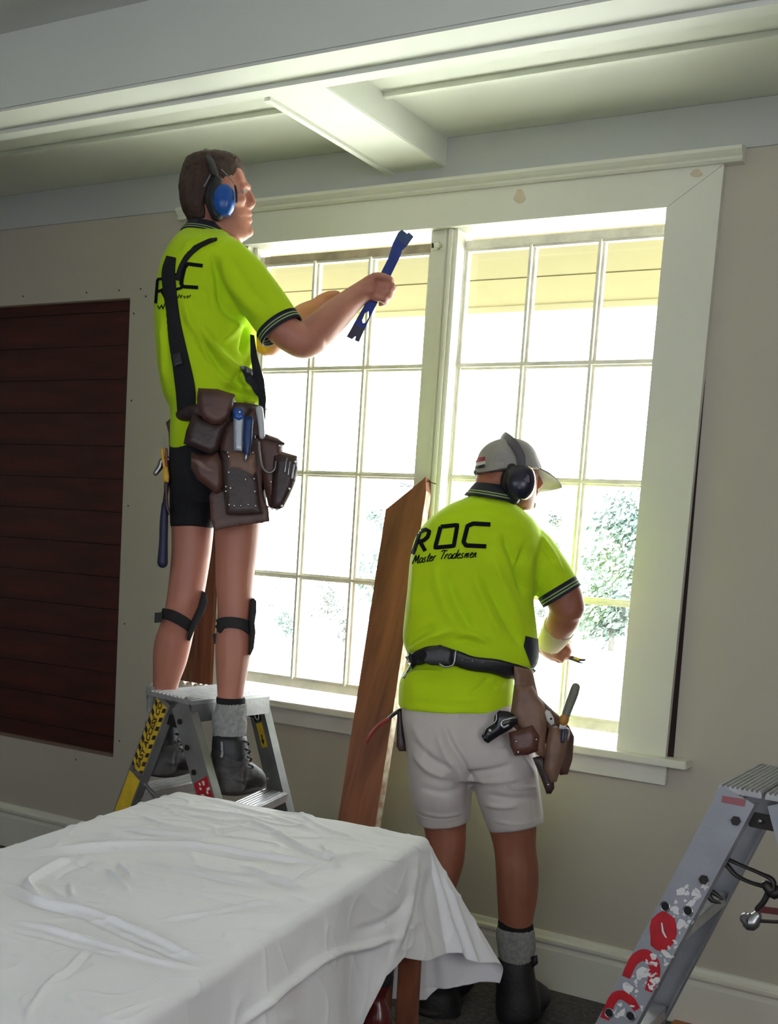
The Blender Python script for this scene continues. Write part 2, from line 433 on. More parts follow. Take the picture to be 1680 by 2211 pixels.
# baseboard with a moulded top
prof = [(0, 0), (-.022, 0), (-.022, .128), (-.016, .134), (-.012, .140), (-.018, .148), (-.026, .152), (-.026, .162), (-.014, .168), (-.010, .180), (0, .182)]
obj('baseboard_window', PR([Vector((XL, y, z)) for y, z in prof], (XR-XL, 0, 0)), M_trim, kind='structure')
# boarded recess at the left with dark stained horizontal boards
M_nailbk = mat('recess_back', (.01, .008, .007), .9)
M_dark = woodmat('dark_stained_board', srgb(74, 26, 14), srgb(38, 14, 10), (1, 0, 0), .9, 9, .5)
rec = obj('wall_recess', BX(XL, OX1+.08, .045, .10, OZ0-.05, OZ1+.05), M_nailbk, kind='structure', label='dark red-brown boards exposed inside a cut-out of the plaster wall, left of the ladder')
z = OZ0-.05; i = 0
while z < OZ1:
    h = .127
    obj('board', BX(-5.9, OX1+.05, .020+random.random()*.003, .040, z, z+h-.0016, bev=.0012), M_dark, rec); z += h; i += 1
obj('trim_4', bx(BX(XL, OX1, .001, .02, OZ0-.001, OZ0+.012), XL, OX1, .001, .02, OZ1-.006, OZ1+.001), mat('raw_plaster_edge', srgb(120, 100, 86), .9, bump=.3), kind='structure', label='raw cut edge of the plasterboard around the boarded recess')
# nail heads in the plaster around the recess
M_nail = mat('nail_head', srgb(70, 62, 55), .6)
nb = None
for px, py in ((50, 640), (187, 632), (257, 627), (304, 624), (289, 677), (284, 865), (277, 1092), (269, 1347), (258, 1600), (164, 1640), (315, 640)):
    p = aty(px, py, 0)
    if nb is None:
        nb = obj('nail_head', TUBE([p+Vector((0, .002, 0)), p+Vector((0, -.0015, 0))], .0035, n=8, k=1, caps=False), M_nail, wall_window, origin=p)
    else: copyto(nb, 'nail_head', p, wall_window)
# window surround -----------------------------------------------------------
CT = .024
c = [(-2.93, 2.388), (-1.163, 2.388), (-1.008, 2.492), (-2.93, 2.492)]
obj('trim_5', PR([Vector((x, -CT, z)) for x, z in c], (0, CT, 0)), M_trim, kind='structure', label='wide white window head architrave with mitred right corner')
c = [(-1.163, 2.3865), (-1.163, .801), (-1.010, .801), (-1.008, 2.4905)]
obj('trim_6', PR([Vector((x, -CT, z)) for x, z in c], (0, CT, 0)), M_trim, kind='structure', label='wide white right-hand window architrave standing on the sill')
# dark gap where the architrave has come away from the plaster
obj('trim_7', PR([Vector((-1.008, -.003, 1.9)), Vector((-1.010, -.003, .801)), Vector((-.992, -.003, .801))], (0, .004, 0)), mat('gap_dark', srgb(40, 24, 18), .9), kind='structure', label='dark tapering gap along the right-hand architrave')
prof = [(0, 2.492), (-.034, 2.492), (-.040, 2.498), (-.036, 2.506), (-.044, 2.512), (-.052, 2.520), (-.052, 2.530), (0, 2.536)]
obj('trim_8', PR([Vector((-2.985, y, z)) for y, z in prof], (2.985-.955, 0, 0)), M_trim, kind='structure', label='projecting cap moulding above the window head')
# filler stains on the head
M_stain = mat('filler', srgb(204, 190, 166), .8, var=.12, vscale=30)
for (px, py, a, b) in ((1122, 424, 12, 16), (1504, 374, 13, 9)):
    obj('filler_patch', PR([aty(px+a*math.cos(t)*(1+.2*math.sin(3*t)), py+b*math.sin(t), -CT-.0006) for t in [k*math.pi/8 for k in range(16)]], (0, .0006, 0)), M_stain, bpy.data.objects['trim_5'])
# lining boards (head, jambs), mullion post
obj('trim_9', BX(-2.70, -1.10, -.002, .13, 2.388, 2.412), M_trim, kind='structure', label='window head lining board')
obj('trim_10', BX(-2.712, -2.684, -.002, .13, .80, 2.39), M_trim, kind='structure', label='left jamb lining of the window')
obj('trim_11', BX(-1.128, -1.10, .0, .13, .80, 2.39), M_trim, kind='structure', label='right jamb lining of the window')
bm = BX(-1.949, -1.853, .004, .11, .80, 2.39, bev=.003)
mul = obj('trim_12', bm, M_trim, kind='structure', label='white mullion post between the two sashes')
obj('bead', BX(-1.880, -1.866, -.008, .006, .80, 2.388, bev=.003), M_trim, mul)
obj('bead', BX(-1.898, -1.888, -.003, .006, .80, 2.388, bev=.002), M_trim, mul)
obj('bead', BX(-2.684, -2.668, .030, .055, .80, 2.388, bev=.003), M_trim, mul)
hb = obj('catch_block', BX(-1.942, -1.914, -.006, .006, 2.325, 2.352, bev=.002), M_trim, mul)
obj('knob', TUBE([Vector((-1.912, .0, 2.338)), Vector((-1.912, -.022, 2.338))], [.008, .010], n=12, k=1), M_trim, mul)
obj('keyhole', BX(-1.938, -1.931, -.0075, -.0055, 2.331, 2.346), mat('black_hole', (.01, .01, .01), .9), mul)
# exposed framing where the left architrave has been pulled off
M_stud = woodmat('rough_framing', srgb(122, 78, 52), srgb(70, 40, 26), (0, 0, 1), 1.5, 14, .8)
st = obj('trim_13', BX(-2.925, -2.835, -.012, .05, .815, 2.40), M_stud, kind='structure', label='exposed rough brown framing board beside the left sash')
obj('stud_edge', BX(-2.833, -2.752, -.018, .05, .815, 2.40), woodmat('rough_framing_red', srgb(132, 74, 48), srgb(84, 44, 28), (0, 0, 1), 1.2, 20, .8), st)
obj('trim_14', BX(-2.752, -2.712, .0, .05, .80, 2.39), M_trim, kind='structure', label='white painted edge strip beside the exposed framing')
# plaster crumbs left on the sill end
bm = bmesh.new()
for k in range(46):
    x = random.uniform(-2.93, -2.72); y = random.uniform(-.05, .0); r = random.uniform(.002, .008)
    bmesh.ops.create_icosphere(bm, subdivisions=1, radius=r, matrix=Matrix.Translation((x, y, .806+r*.4)))
obj('plaster_crumbs', bm, mat('crumbs', srgb(190, 176, 158), .9), kind='stuff', label='plaster crumbs lying on the left end of the sill', cat='debris')
# sill and apron
sill = obj('trim_15', BX(-3.0, -.935, -.062, .125, .778, .801, bev=.003), M_trim, kind='structure', label='white window sill board with projecting right end')
obj('trim_16', BX(-2.93, -1.004, -.020, 0, .715, .777, bev=.002), M_trim, kind='structure', label='apron board under the window sill')
# sashes ------------------------------------------------------------------
def sash(idx, x0, g0, m, g1, x1, label, stained):
    Y0, Y1 = .060, .098; zb, zg0, zg1, zt = .838, .880, 2.327, 2.364
    Rz = [1.242, 1.609, 1.970]
    w = empty('window_%d' % idx, ((x0+x1)/2, (Y0+Y1)/2, zb), label, kind='structure')
    MS = M_old
    obj('stile', BX(x0, g0-.012, Y0, Y1, zb, zt, bev=.002), MS, w); obj('stile', BX(g1+.012, x1, Y0, Y1, zb, zt, bev=.002), MS, w)
    obj('top_rail', BX(g0-.012, g1+.012, Y0, Y1, zg1+.012, zt, bev=.002), mat('bare_rail', srgb(168, 154, 134), .7, var=.3, vscale=18, bump=.3) if stained else MS, w)
    obj('bottom_rail', BX(g0-.012, g1+.012, Y0, Y1, zb, zg0-.012, bev=.002), MS, w)
    xs = [g0]+m+[g1]; zs = [zg0]+Rz+[zg1]
    for x in m:
        bm = BX(x-.0045, x+.0045, Y0, Y1, zg0-.012, zg1+.012); bx(bm, x-.012, x+.012, Y0+.018, Y1-.002, zg0-.012, zg1+.012); obj('muntin', bm, M_old, w)
    for z in Rz:
        bm = BX(g0-.012, g1+.012, Y0+.0007, Y1-.0007, z-.0042, z+.0042); bx(bm, g0-.012, g1+.012, Y0+.019, Y1-.003, z-.011, z+.011); obj('muntin', bm, M_old, w)
    # bead round the daylight opening
    bm = bmesh.new()
    for (a, b, c2, d) in ((g0-.012, g0-.004, zg0-.012, zg1+.012), (g1+.004, g1+.012, zg0-.012, zg1+.012)): bx(bm, a, b, Y0+.008, Y0+.030, c2, d)
    for (c2, d) in ((zg0-.012, zg0-.004), (zg1+.004, zg1+.012)): bx(bm, g0-.012, g1+.012, Y0+.009, Y0+.029, c2, d)
    obj('glazing_bead', bm, M_old, w)
    for i in range(len(xs)-1):
        for j in range(len(zs)-1):
            obj('pane', BX(xs[i]-.004, xs[i+1]+.004, Y0+.0245, Y0+.0265, zs[j]-.004, zs[j+1]+.004), M_glass, w)
    return w
sash(1, -2.684, -2.645, [-2.440, -2.213], -1.992, -1.949, 'left casement sash, three panes wide and four high, with a bare stained top rail', True)
sash(2, -1.884, -1.838, [-1.620, -1.390], -1.166, -1.128, 'right casement sash, three panes wide and four high', False)
# ------------------------------------------------------------------ outside
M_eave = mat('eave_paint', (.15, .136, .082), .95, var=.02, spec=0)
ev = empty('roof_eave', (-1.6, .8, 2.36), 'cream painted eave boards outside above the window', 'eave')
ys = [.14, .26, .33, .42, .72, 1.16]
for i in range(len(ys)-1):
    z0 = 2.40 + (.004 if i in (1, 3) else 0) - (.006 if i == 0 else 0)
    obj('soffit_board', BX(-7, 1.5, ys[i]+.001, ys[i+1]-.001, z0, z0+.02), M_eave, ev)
obj('fascia', BX(-7, 1.5, 1.16, 1.19, 2.375, 2.55), mat('fascia_paint', srgb(170, 168, 150), .5), ev)
obj('gutter', TUBE([Vector((-7, 1.25, 2.42)), Vector((1.5, 1.25, 2.42))], .055, n=14, k=1), mat('gutter_paint', srgb(236, 236, 228), .4), ev)
obj('wall_outside', bx(bx(BX(-7, WX0, .121, .16, -1, 2.5), WX1, 2.3, .121, .16, -1, 2.5), WX0, WX1, .121, .16, -1, .78), mat('weatherboard', srgb(226, 214, 170), .6), kind='structure')
# sloping paddock
def gz(x, y): return -.75-.032*max(0, y-1)-.00002*y*y + .25*noise.noise(Vector((x*.05, y*.05, 0)))*min(1, y/20)
vs = []; fs = []; gx = [-230+10*i for i in range(50)]; gy = [.2, 1, 2, 4, 7, 11, 16, 22, 30, 40, 52, 66, 84, 110, 150, 220, 330, 500]
for y in gy:
    for x in gx: vs.append((x, y, gz(x, y) if y > .5 else -.76))
for j in range(len(gy)-1):
    for i in range(len(gx)-1): a = j*len(gx)+i; fs.append((a, a+1, a+1+len(gx), a+len(gx)))
obj('ground', (vs, fs), mat('paddock_grass', (.46, .465, .41), .9, var=.25, vscale=.4, detail=8), smooth=True, kind='structure')
# trees and shrubs beyond the window: trunk, limbs and leaf clumps of real leaves
M_leaf = [mat('leaf_blue_green', (.055, .085, .075), .7), mat('leaf_green', (.05, .08, .06), .7), mat('leaf_grey_green', (.075, .09, .085), .7)]
M_bark = mat('bark', (.10, .095, .085), .9, bump=.5)
def tree(px, pyb, pyt, wpx, D, label, mi, seed, dens=1.0):
    rnd = random.Random(seed); base = V(px, pyb, D); base.z = gz(base.x, base.y); top = V(px, pyt, D); h = max(top.z-base.z, .8); w = wpx*D/F
    t = empty('tree', base, label, 'tree', 'shrubs and trees out in the paddock')
    bm = bmesh.new(); tube(bm, [base-Vector((0, 0, .3)), base+Vector((0, 0, h*.35)), base+Vector((w*.03, 0, h*.8))], [h*.018+.02, h*.012+.01, .01], n=7, k=3)
    for k in range(5):
        a = rnd.uniform(0, 6.3); z0 = rnd.uniform(.15, .5)*h
        tube(bm, [base+Vector((0, 0, z0)), base+Vector((math.cos(a)*w*.2, math.sin(a)*w*.2, z0+h*.15)), base+Vector((math.cos(a)*w*.38, math.sin(a)*w*.38, z0+h*.3))], [.012+h*.006, .01+h*.004, .006], n=5, k=2)
    obj('trunk', bm, M_bark, t, smooth=True)
    vs, fs = [], []; clumps = []
    for k in range(int(22*dens)+6):
        a = rnd.uniform(0, 6.3); r = rnd.random()**.5*.42*w; z = rnd.uniform(.14, .95)
        r *= math.sin(min(1, (1.08-z)*1.6)*1.57); clumps.append((base+Vector((math.cos(a)*r, math.sin(a)*r, z*h)), w*rnd.uniform(.12, .24)))
    ls = max(.05, w*.042)
    for c, cr in clumps:
        for q in range(int(110*dens)):
            v = Vector((rnd.gauss(0, 1), rnd.gauss(0, 1), rnd.gauss(0, .8)))*cr*.6; p = c+v
            n = Vector((rnd.gauss(0, 1), rnd.gauss(0, 1), rnd.gauss(0, 1))).normalized(); a = n.orthogonal().normalized(); b = n.cross(a); s = ls*rnd.uniform(.6, 1.5)
            i = len(vs); vs += [p-a*s, p+b*s*.5, p+a*s, p-b*s*.5]; fs.append((i, i+1, i+2, i+3))
    o = obj('foliage', (vs, fs), M_leaf[mi], t); o['kind'] = 'stuff'; return t
tree(1330, 1285, 1060, 170, 46, 'bushy blue-green tree seen through the right sash beside the architrave', 0, 1, 1.3)
tree(1190, 1230, 1090, 90, 58, 'pale tree seen through the right sash just right of the capped man', 2, 2, .8)
tree(1000, 1120, 975, 60, 70, 'faint distant tree seen left of the grey cap', 2, 3, .7)
tree(800, 1250, 1080, 85, 60, 'pale green tree seen beside the slanted top of the leaning timber', 0, 4, .7)
tree(705, 1325, 1255, 90, 50, 'low sparse shrub seen through the lower panes of the left sash', 2, 5, .5)
tree(590, 1290, 1225, 60, 55, 'small faint shrub seen through the left sash above the knee pad', 2, 6, .35)
tree(615, 1425, 1375, 60, 38, 'low bluish shrub seen low in the left sash beside the knee pad', 0, 7, .4)
tree(735, 1455, 1405, 40, 36, 'small dry shrub seen low in the left sash near the leaning timber', 2, 8, .35)
tree(1180, 1340, 1305, 44, 60, 'small shrub seen between the lime shirt and the bent elbow', 2, 9, .3)
# two grazing animals far down the paddock
def cow(px, py, D, label, flip=1):
    b = V(px, py, D); b.z = gz(b.x, b.y); s = D/52; x = RV.copy(); x.z = 0; x.normalize(); x *= flip; y = Vector((-x.y, x.x, 0)); U = Vector((0, 0, 1)); L = .62*s
    P = lambda a, c2, u: b+x*(a*L)+y*(c2*L)+U*(u*L)
    bm = bmesh.new(); tube(bm, [P(-.52, 0, .72), P(-.3, 0, .74), P(.1, 0, .70), P(.45, 0, .74)], [.20*L, .25*L, .26*L, .2*L], n=12, k=3)
    tube(bm, [P(.45, 0, .78), P(.68, 0, .58), P(.80, 0, .30)], [.15*L, .1*L, .09*L], n=10, k=3); tube(bm, [P(.78, 0, .34), P(.86, 0, .08)], [.085*L, .055*L], n=9, k=1)
    for sx, sy in ((-.45, .11), (-.5, -.11), (.38, .11), (.33, -.11)):
        kx = -.05 if sx < 0 else .02
        tube(bm, [P(sx, sy, .62), P(sx+kx, sy, .34), P(sx, sy, .02)], [.11*L, .055*L, .04*L], n=8, k=3)
    tube(bm, [P(-.7, 0, .84), P(-.77, 0, .5), P(-.76, 0, .3)], [.03*L, .02*L, .035*L], n=6, k=3)
    for e in (-1, 1): tube(bm, [P(.72, .06*e, .46), P(.70, .16*e, .46)], [.035*L, .015*L], n=6, k=1)
    me = remesh(bm, .018*s, 2); return obj('cow', me, mat('cow_hide', (.06, .055, .05), .8), smooth=True, label=label, cat='cow')
cow(1291, 1350, 62, 'dark cow grazing in the paddock, seen through a lower pane of the right sash', -1)
cow(1172, 1325, 70, 'small distant cow seen between the lime shirt and the bent elbow', 1)
# ------------------------------------------------------------------ shared looks
M_alu = mat('aluminium', srgb(150, 150, 150), .42, .75, var=.18, vscale=12, bump=.15, bscale=80)
M_alu2 = mat('aluminium_tread', srgb(190, 190, 192), .35, .7, var=.15, vscale=30)
M_steel = mat('steel', srgb(150, 150, 152), .3, .9)
M_dsteel = mat('dark_steel', srgb(62, 58, 56), .45, .8)
M_black = mat('black_plastic', srgb(24, 24, 28), .5)
M_yel = mat('yellow_tape', srgb(222, 186, 44), .5, var=.15, vscale=30)
M_tapeblk = mat('black_tape', srgb(40, 26, 26), .55)
M_red = mat('red_sticker', srgb(176, 20, 34), .45, var=.25, vscale=35)
M_white = mat('white_paint_fleck', srgb(214, 212, 210), .6)
def text_mesh(s, size, org, xd, yd, m, parent, name='lettering', shear=0, bold=0, align='LEFT', off=.001, label=None):
    cu = bpy.data.curves.new('t', 'FONT'); cu.body = s; cu.size = size; cu.shear = shear; cu.offset = bold; cu.align_x = align; cu.align_y = 'CENTER'; cu.resolution_u = 3
    o = bpy.data.objects.new('t', cu); COL.objects.link(o); dg = bpy.context.evaluated_depsgraph_get()
    me = bpy.data.meshes.new_from_object(o.evaluated_get(dg)); bpy.data.objects.remove(o)
    xd = Vector(xd).normalized(); yd = Vector(yd).normalized(); n = xd.cross(yd)
    for v in me.vertices: v.co = Vector(org)+xd*v.co.x+yd*v.co.y+n*off
    me.materials.clear(); return obj(name, me, m, parent, label=label)
def channel(p0, p1, face, w=.072, fl=.024, t=.003):
    """ladder rail: C channel, web facing 'face', from p0 down to p1"""
    p0, p1 = Vector(p0), Vector(p1); a = (p1-p0).normalized(); n = Vector(face); n = (n-a*n.dot(a)).normalized(); s = a.cross(n)
    bm = bar(bmesh.new(), p0, p1, s, w, t)
    for k in (-1, 1): bar(bm, p0+s*(k*(w/2-t/2))-n*(fl/2), p1+s*(k*(w/2-t/2))-n*(fl/2), s, t, fl)
    return bm
def extend_to_floor(p0, p1, z=0.0): return p0+(p1-p0)*((p0.z-z)/(p0.z-p1.z))
def on_face(c, s, a, n, x, y, off): return c+s*x+a*y+n*off
# ------------------------------------------------------------------ step ladder under the tall man
A = Vector((-2.246, -.916, .905)); B = Vector((-2.052, -.965, .905)); Dw = Vector((.015, .333, 0)); Cc = B+Dw; Dd = A+Dw
lad = empty('step_ladder', ((A+Cc)/2).to_2d().to_3d(), 'aluminium double-sided step ladder with yellow and black warning tape, under the standing man', 'ladder')
ax = (B-A).normalized(); wn = Vector((ax.y, -ax.x, 0)); wn = wn if wn.y < 0 else -wn
Z = Vector((0, 0, 1))
top = obj('top_plate', prism(bmesh.new(), [A-ax*.008-Dw*.01, B+ax*.008-Dw*.01, Cc+ax*.008+Dw*.01, Dd-ax*.008+Dw*.01], Z*.012), M_alu2, lad)
bm = bmesh.new()
for k in range(11):
    t = (k+.5)/11; bar(bm, A.lerp(B, t)+Z*.013, Dd.lerp(Cc, t)+Z*.013, ax, .006, .004)
obj('tread_ribs', bm, M_alu2, top)
bm = bmesh.new()
for p, q in ((B+ax*.006, Cc+ax*.006), (A-ax*.006, Dd-ax*.006)): obj('lip', BAR(p-Z*.024, q-Z*.024, Z, .050, .004), M_alu, top)
sp = .10   # outward splay of the rails
n1 = (wn+Z*sp).normalized(); n2 = (-wn+Z*sp).normalized()
def rail(px0, py0, px1, py1, P, n, shift=Vector((0, 0, 0))):
    p0 = atplane(px0, py0, P, n); p1 = atplane(px1, py1, P, n); d = (p1-p0).normalized()
    t0 = p0+d*((p0.z-.90)/(-d.z)) if abs(d.z) > .1 else p0
    f = extend_to_floor(p0, p1, .012); t = p0+(p0-p1)*((.903-p0.z)/(p0.z-p1.z)); return t+shift, f+shift
t1, f1 = rail(350, 1520, 264, 1750, A, n1); t2, f2 = rail(388, 1520, 443, 1716, A, n1)
t3, f3 = rail(553, 1530, 604, 1745, Cc, n2)
t4 = t1+Dw; f4 = f1+Dw+Dw.normalized()*.17
rails = []
for (a, b, n) in ((t1, f1, n1), (t2, f2, n1), (t3, f3, -n2), (t4, f4, n2)):
    rails.append(obj('rail', channel(a, b, n if n != -n2 else n), M_alu, lad))
    obj('foot', BAR(b+(a-b).normalized()*.035, b-(a-b).normalized()*.004, ax, .08, .03, bev=.003), M_black, lad)
for z in (.61, .31):
    for (a, b, c2, e) in ((t2, f2, t3, f3), (t1, f1, t4, f4)):
        p = a.lerp(b, (.903-z)/(.903-.012)); q = c2.lerp(e, (.903-z)/(.903-.012)); dv = (q-p).normalized()
        st = obj('step', BAR(p+dv*.01, q-dv*.01, ax, .082, .028, bev=.003), M_alu2, lad)
        bm = bmesh.new(); 
        for k in range(6): o2 = ax*(-.034+k*.0136); bar(bm, p+dv*.015+o2+Z*.0155, q-dv*.015+o2+Z*.0155, ax, .005, .004)
        obj('tread_ribs', bm, M_alu2, st)
# warning tape on the near left rail
a1 = (f1-t1).normalized(); s1 = a1.cross(n1).normalized()
if s1.x < 0: s1 = -s1
def onr(t, f, s, n, x, y, off=.002): return t+(f-t).normalized()*y+s*x+n*off
tp = obj('warning_tape', prism(bmesh.new(), [onr(t1, f1, s1, n1, x, y) for x, y in ((-.030, .012), (.030, .012), (.030, .232), (-.030, .232))], n1*.0006), M_yel, rails[0])
obj('warning_tape', prism(bmesh.new(), [onr(t1, f1, s1, n1, x, y) for x, y in ((-.030, .25), (.030, .25), (.030, .46), (-.030, .46))], n1*.0006), M_yel, rails[0])
bm = bmesh.new()
for side in (-1, 1):
    for k in range(8):
        y = .014+k*.029
        prism(bm, [onr(t1, f1, s1, n1, side*x, y+dy, .003) for x, dy in ((.0295, 0), (.0295, .014), (.015, .022), (.015, .008))], n1*.0004)
obj('tape_stripes', bm, M_tapeblk, rails[0], kind='stuff')
up1 = -a1
text_mesh('EASY ACCESS CO', .027, onr(t1, f1, s1, n1, .0, .222, .0034), up1, up1.cross(n1)*-1 if False else n1.cross(up1), M_tapeblk, rails[0], 'lettering', shear=.1, bold=.0006)
text_mesh('ELD', .040, onr(t1, f1, s1, n1, .004, .44, .0034), up1, n1.cross(up1), mat('rust_print', srgb(110, 50, 20), .6), rails[0], 'lettering', bold=.001)
for y in (.236, ):
    for x in (-.018, .020): obj('rivet', TUBE([onr(t1, f1, s1, n1, x, y, 0), onr(t1, f1, s1, n1, x, y, .005)], .010, n=12, k=1, caps=False), M_steel, rails[0])
# bolts and the red label on the near right rail
a2 = (f2-t2).normalized(); s2 = a2.cross(n1).normalized(); s2 = s2 if s2.x > 0 else -s2
for y in (.05, .13, .205): obj('bolt', TUBE([onr(t2, f2, s2, n1, -.016, y, 0), onr(t2, f2, s2, n1, -.016, y, .006)], .0085, n=6, k=1, caps=False), M_dsteel, rails[1])
obj('red_label', prism(bmesh.new(), [onr(t2, f2, s2, n1, x, y, .002) for x, y in ((-.030, .232), (.030, .238), (.030, .31), (-.030, .31))], n1*.0006), M_red, rails[1])
bm = bmesh.new(); rnd = random.Random(3)
for k in range(16):
    x = rnd.uniform(-.024, .022); y = rnd.uniform(.238, .30); prism(bm, [onr(t2, f2, s2, n1, x+dx, y+dy, .003) for dx, dy in ((0, 0), (.006, .002), (.008, .010), (.001, .008))], n1*.0003)
obj('paint_flecks', bm, M_white, rails[1], kind='stuff')
# label on the far right rail, inside face
n3 = -n2; a3 = (f3-t3).normalized(); s3 = a3.cross(n3).normalized(); s3 = s3 if s3.x > 0 else -s3
obj('black_label', prism(bmesh.new(), [onr(t3, f3, s3, n3, x, y, .0018) for x, y in ((-.018, .03), (.016, .03), (.016, .085), (-.018, .085))], n3*.0006), M_black, rails[2])
bm = bmesh.new()
tube(bm, [onr(t3, f3, s3, n3, -.001+.010*math.cos(k*math.pi/8), .058+.022*math.sin(k*math.pi/8), .003) for k in range(17)], .0016, n=6, k=1)
obj('zero_mark', bm, M_white, rails[2])
obj('yellow_label', prism(bmesh.new(), [onr(t3, f3, s3, n3, x, y, .0018) for x, y in ((-.014, .09), (.014, .09), (.014, .165), (-.014, .165))], n3*.0006), M_yel, rails[2])
obj('arrow_mark', prism(bmesh.new(), [onr(t3, f3, s3, n3, x, y, .003) for x, y in ((-.0025, .125), (.0025, .125), (.0025, .142), (.008, .142), (0, .157), (-.008, .142), (-.0025, .142))], n3*.0004), M_tapeblk, rails[2])
# spreader brackets between the two sides
def at_rail(t, f, z): return t.lerp(f, (.903-z)/(.891))
for (ta, fa, tb, fb, nn) in ((t1, f1, t2, f2, n1), (t4, f4, t3, f3, n2)):
    pa = at_rail(ta, fa, .66)-nn*.02; pb = at_rail(tb, fb, .66)-nn*.02; md = (pa+pb)/2-Z*.05
    obj('spreader', tube(tube(bmesh.new(), [pa, pa.lerp(md, .6)-Z*.012, md], .006, n=8), [pb, pb.lerp(md, .6)-Z*.012, md], .006, n=8), M_steel, lad, smooth=True)
    obj('hinge_plate', BAR(at_rail(ta, fa, .85)-nn*.012, at_rail(tb, fb, .85)-nn*.012, Z, .03, .004), M_dsteel, lad)
# ------------------------------------------------------------------ near ladder at the right edge
LZ = .94
q0, q1 = atz(1550, 1708, LZ), atz(1640, 1724, LZ); qd = Vector((0.0, .34, 0)); ax2 = (q1-q0).normalized(); m1 = Vector((ax2.y, -ax2.x, 0)); m1 = m1 if m1.y < 0 else -m1
lad2 = empty('step_ladder', ((q1+qd*.5).x, (q1+qd*.5).y, 0), 'paint-splashed aluminium step ladder with red marks, cut off by the right edge of the picture', 'ladder')
for k in (0, 1):
    o0 = q0+ax2*(k*.092) ; o1 = o0+ax2*.085
    tpl = obj('top_plate', prism(bmesh.new(), [o0, o1, o1+qd, o0+qd], Z*.010), M_alu2, lad2)
    bm = bmesh.new()
    for j in range(9): t = (j+.5)/9; bar(bm, o0.lerp(o1, t)+Z*.011, o0.lerp(o1, t)+qd+Z*.011, ax2, .0045, .005)
    obj('tread_ribs', bm, M_alu2, tpl)
    if k == 0: obj('lip', BAR(o0-Z*.02, o0+qd-Z*.02, Z, .036, .004), M_alu, tpl)
sp2 = .06; r1n = (m1+Z*sp2).normalized(); r2n = (-m1+Z*sp2).normalized()
def rail2(px0, py0, px1, py1, P, n):
    p0 = atplane(px0, py0, P, n); p1 = atplane(px1, py1, P, n); f = extend_to_floor(p0, p1, .012); t = p0+(p0-p1)*((LZ-p0.z)/(p0.z-p1.z)); return t, f
T1, F1 = rail2(1590, 1722, 1341, 2190, q0, r1n)
mirror = lambda p: Vector((2*(q1.x+.004)-p.x, p.y, p.z))
T2, F2 = mirror(T1), mirror(F1); T3, F3 = T1+qd, F1+qd+qd.normalized()*.11; T4, F4 = T2+qd, F2+qd+qd.normalized()*.11
M_alu3 = mat('painted_aluminium', srgb(158, 160, 166), .5, .45, var=.14, vscale=9, bump=.2, bscale=60)
rl = []
for a, b, n in ((T1, F1, r1n), (T2, F2, r1n), (T3, F3, r2n), (T4, F4, r2n)):
    rl.append(obj('rail', channel(a, b, n, .074, .026), M_alu3, lad2))
    obj('foot', BAR(b+(a-b).normalized()*.035, b-(a-b).normalized()*.004, ax2, .085, .03, bev=.003), M_black, lad2)
for z in (.63, .32):
    for (a, b, c2, e) in ((T1, F1, T3, F3), (T2, F2, T4, F4)):
        p = a.lerp(b, (LZ-z)/LZ); q = c2.lerp(e, (LZ-z)/LZ); dv = (q-p).normalized()
        obj('step', BAR(p+dv*.01, q-dv*.01, ax2, .07, .028, bev=.003), M_alu2, lad2)
bv = bvh_of(rl[0].data); 
me_w = rl[0].data.copy()
for v in me_w.vertices: v.co += WL[rl[0].name]
bv = bvh_of(me_w)
def disc(px, py, rx, ry, rot=0, n=14, wob=0, rnd=None):
    out = []
    for k in range(n):
        t = 2*math.pi*k/n; w = 1+(rnd.uniform(-wob, wob) if rnd else 0); x, y = rx*math.cos(t)*w, ry*math.sin(t)*w
        out.append((px+x*math.cos(rot)-y*math.sin(rot), py+x*math.sin(rot)+y*math.cos(rot)))
    return out
rnd = random.Random(5)
obj('red_mark', patch(bmesh.new(), bv, disc(1432, 2010, 30, 42, .2, wob=.1, rnd=rnd), .0008), M_red, rl[0])
bm = ribbon(bmesh.new(), bv, [(1352, 2110), (1368, 2075), (1392, 2062), (1412, 2080), (1412, 2110), (1400, 2140)], [18, 22, 26, 24, 24, 16], .0008); obj('red_mark', bm, M_red, rl[0])
bm = ribbon(bmesh.new(), bv, [(1306, 2200), (1322, 2160), (1340, 2148), (1362, 2160), (1376, 2180)], [20, 20, 20, 18, 14], .0008); obj('red_mark', bm, M_red, rl[0])
obj('red_mark', patch(bmesh.new(), bv, [(1560, 1718), (1612, 1726), (1608, 1742), (1558, 1732)], .0008), mat('faded_red', srgb(150, 90, 95), .6), rl[0])
bm = bmesh.new()
for k in range(90):
    t = rnd.random(); x = 1512-t*165+rnd.uniform(-32, 32); y = 1905+t*290
    if (x-1432)**2/900+(y-2010)**2/1700 < 1: continue
    patch(bm, bv, disc(x, y, rnd.uniform(1, 6) if k > 30 else rnd.uniform(2, 9), rnd.uniform(1, 7), rnd.random()*3, 9, .5, rnd), .0012, 8)
for q in ((1470, 1925, 12, 8), (1500, 1928, 8, 9), (1492, 1950, 6, 12), (1356, 2132, 14, 9), (1470, 1995, 9, 12), (1440, 2060, 14, 6), (1385, 2100, 14, 14)): patch(bm, bv, disc(*q, rnd.random(), 9, .3, rnd), .0012, 8)
patch(bm, bv, [(1428, 1992), (1431, 1992), (1434, 2010), (1441, 2025), (1437, 2024), (1430, 2012)], .0016, 5)
obj('paint_flecks', bm, M_white, rl[0], kind='stuff')
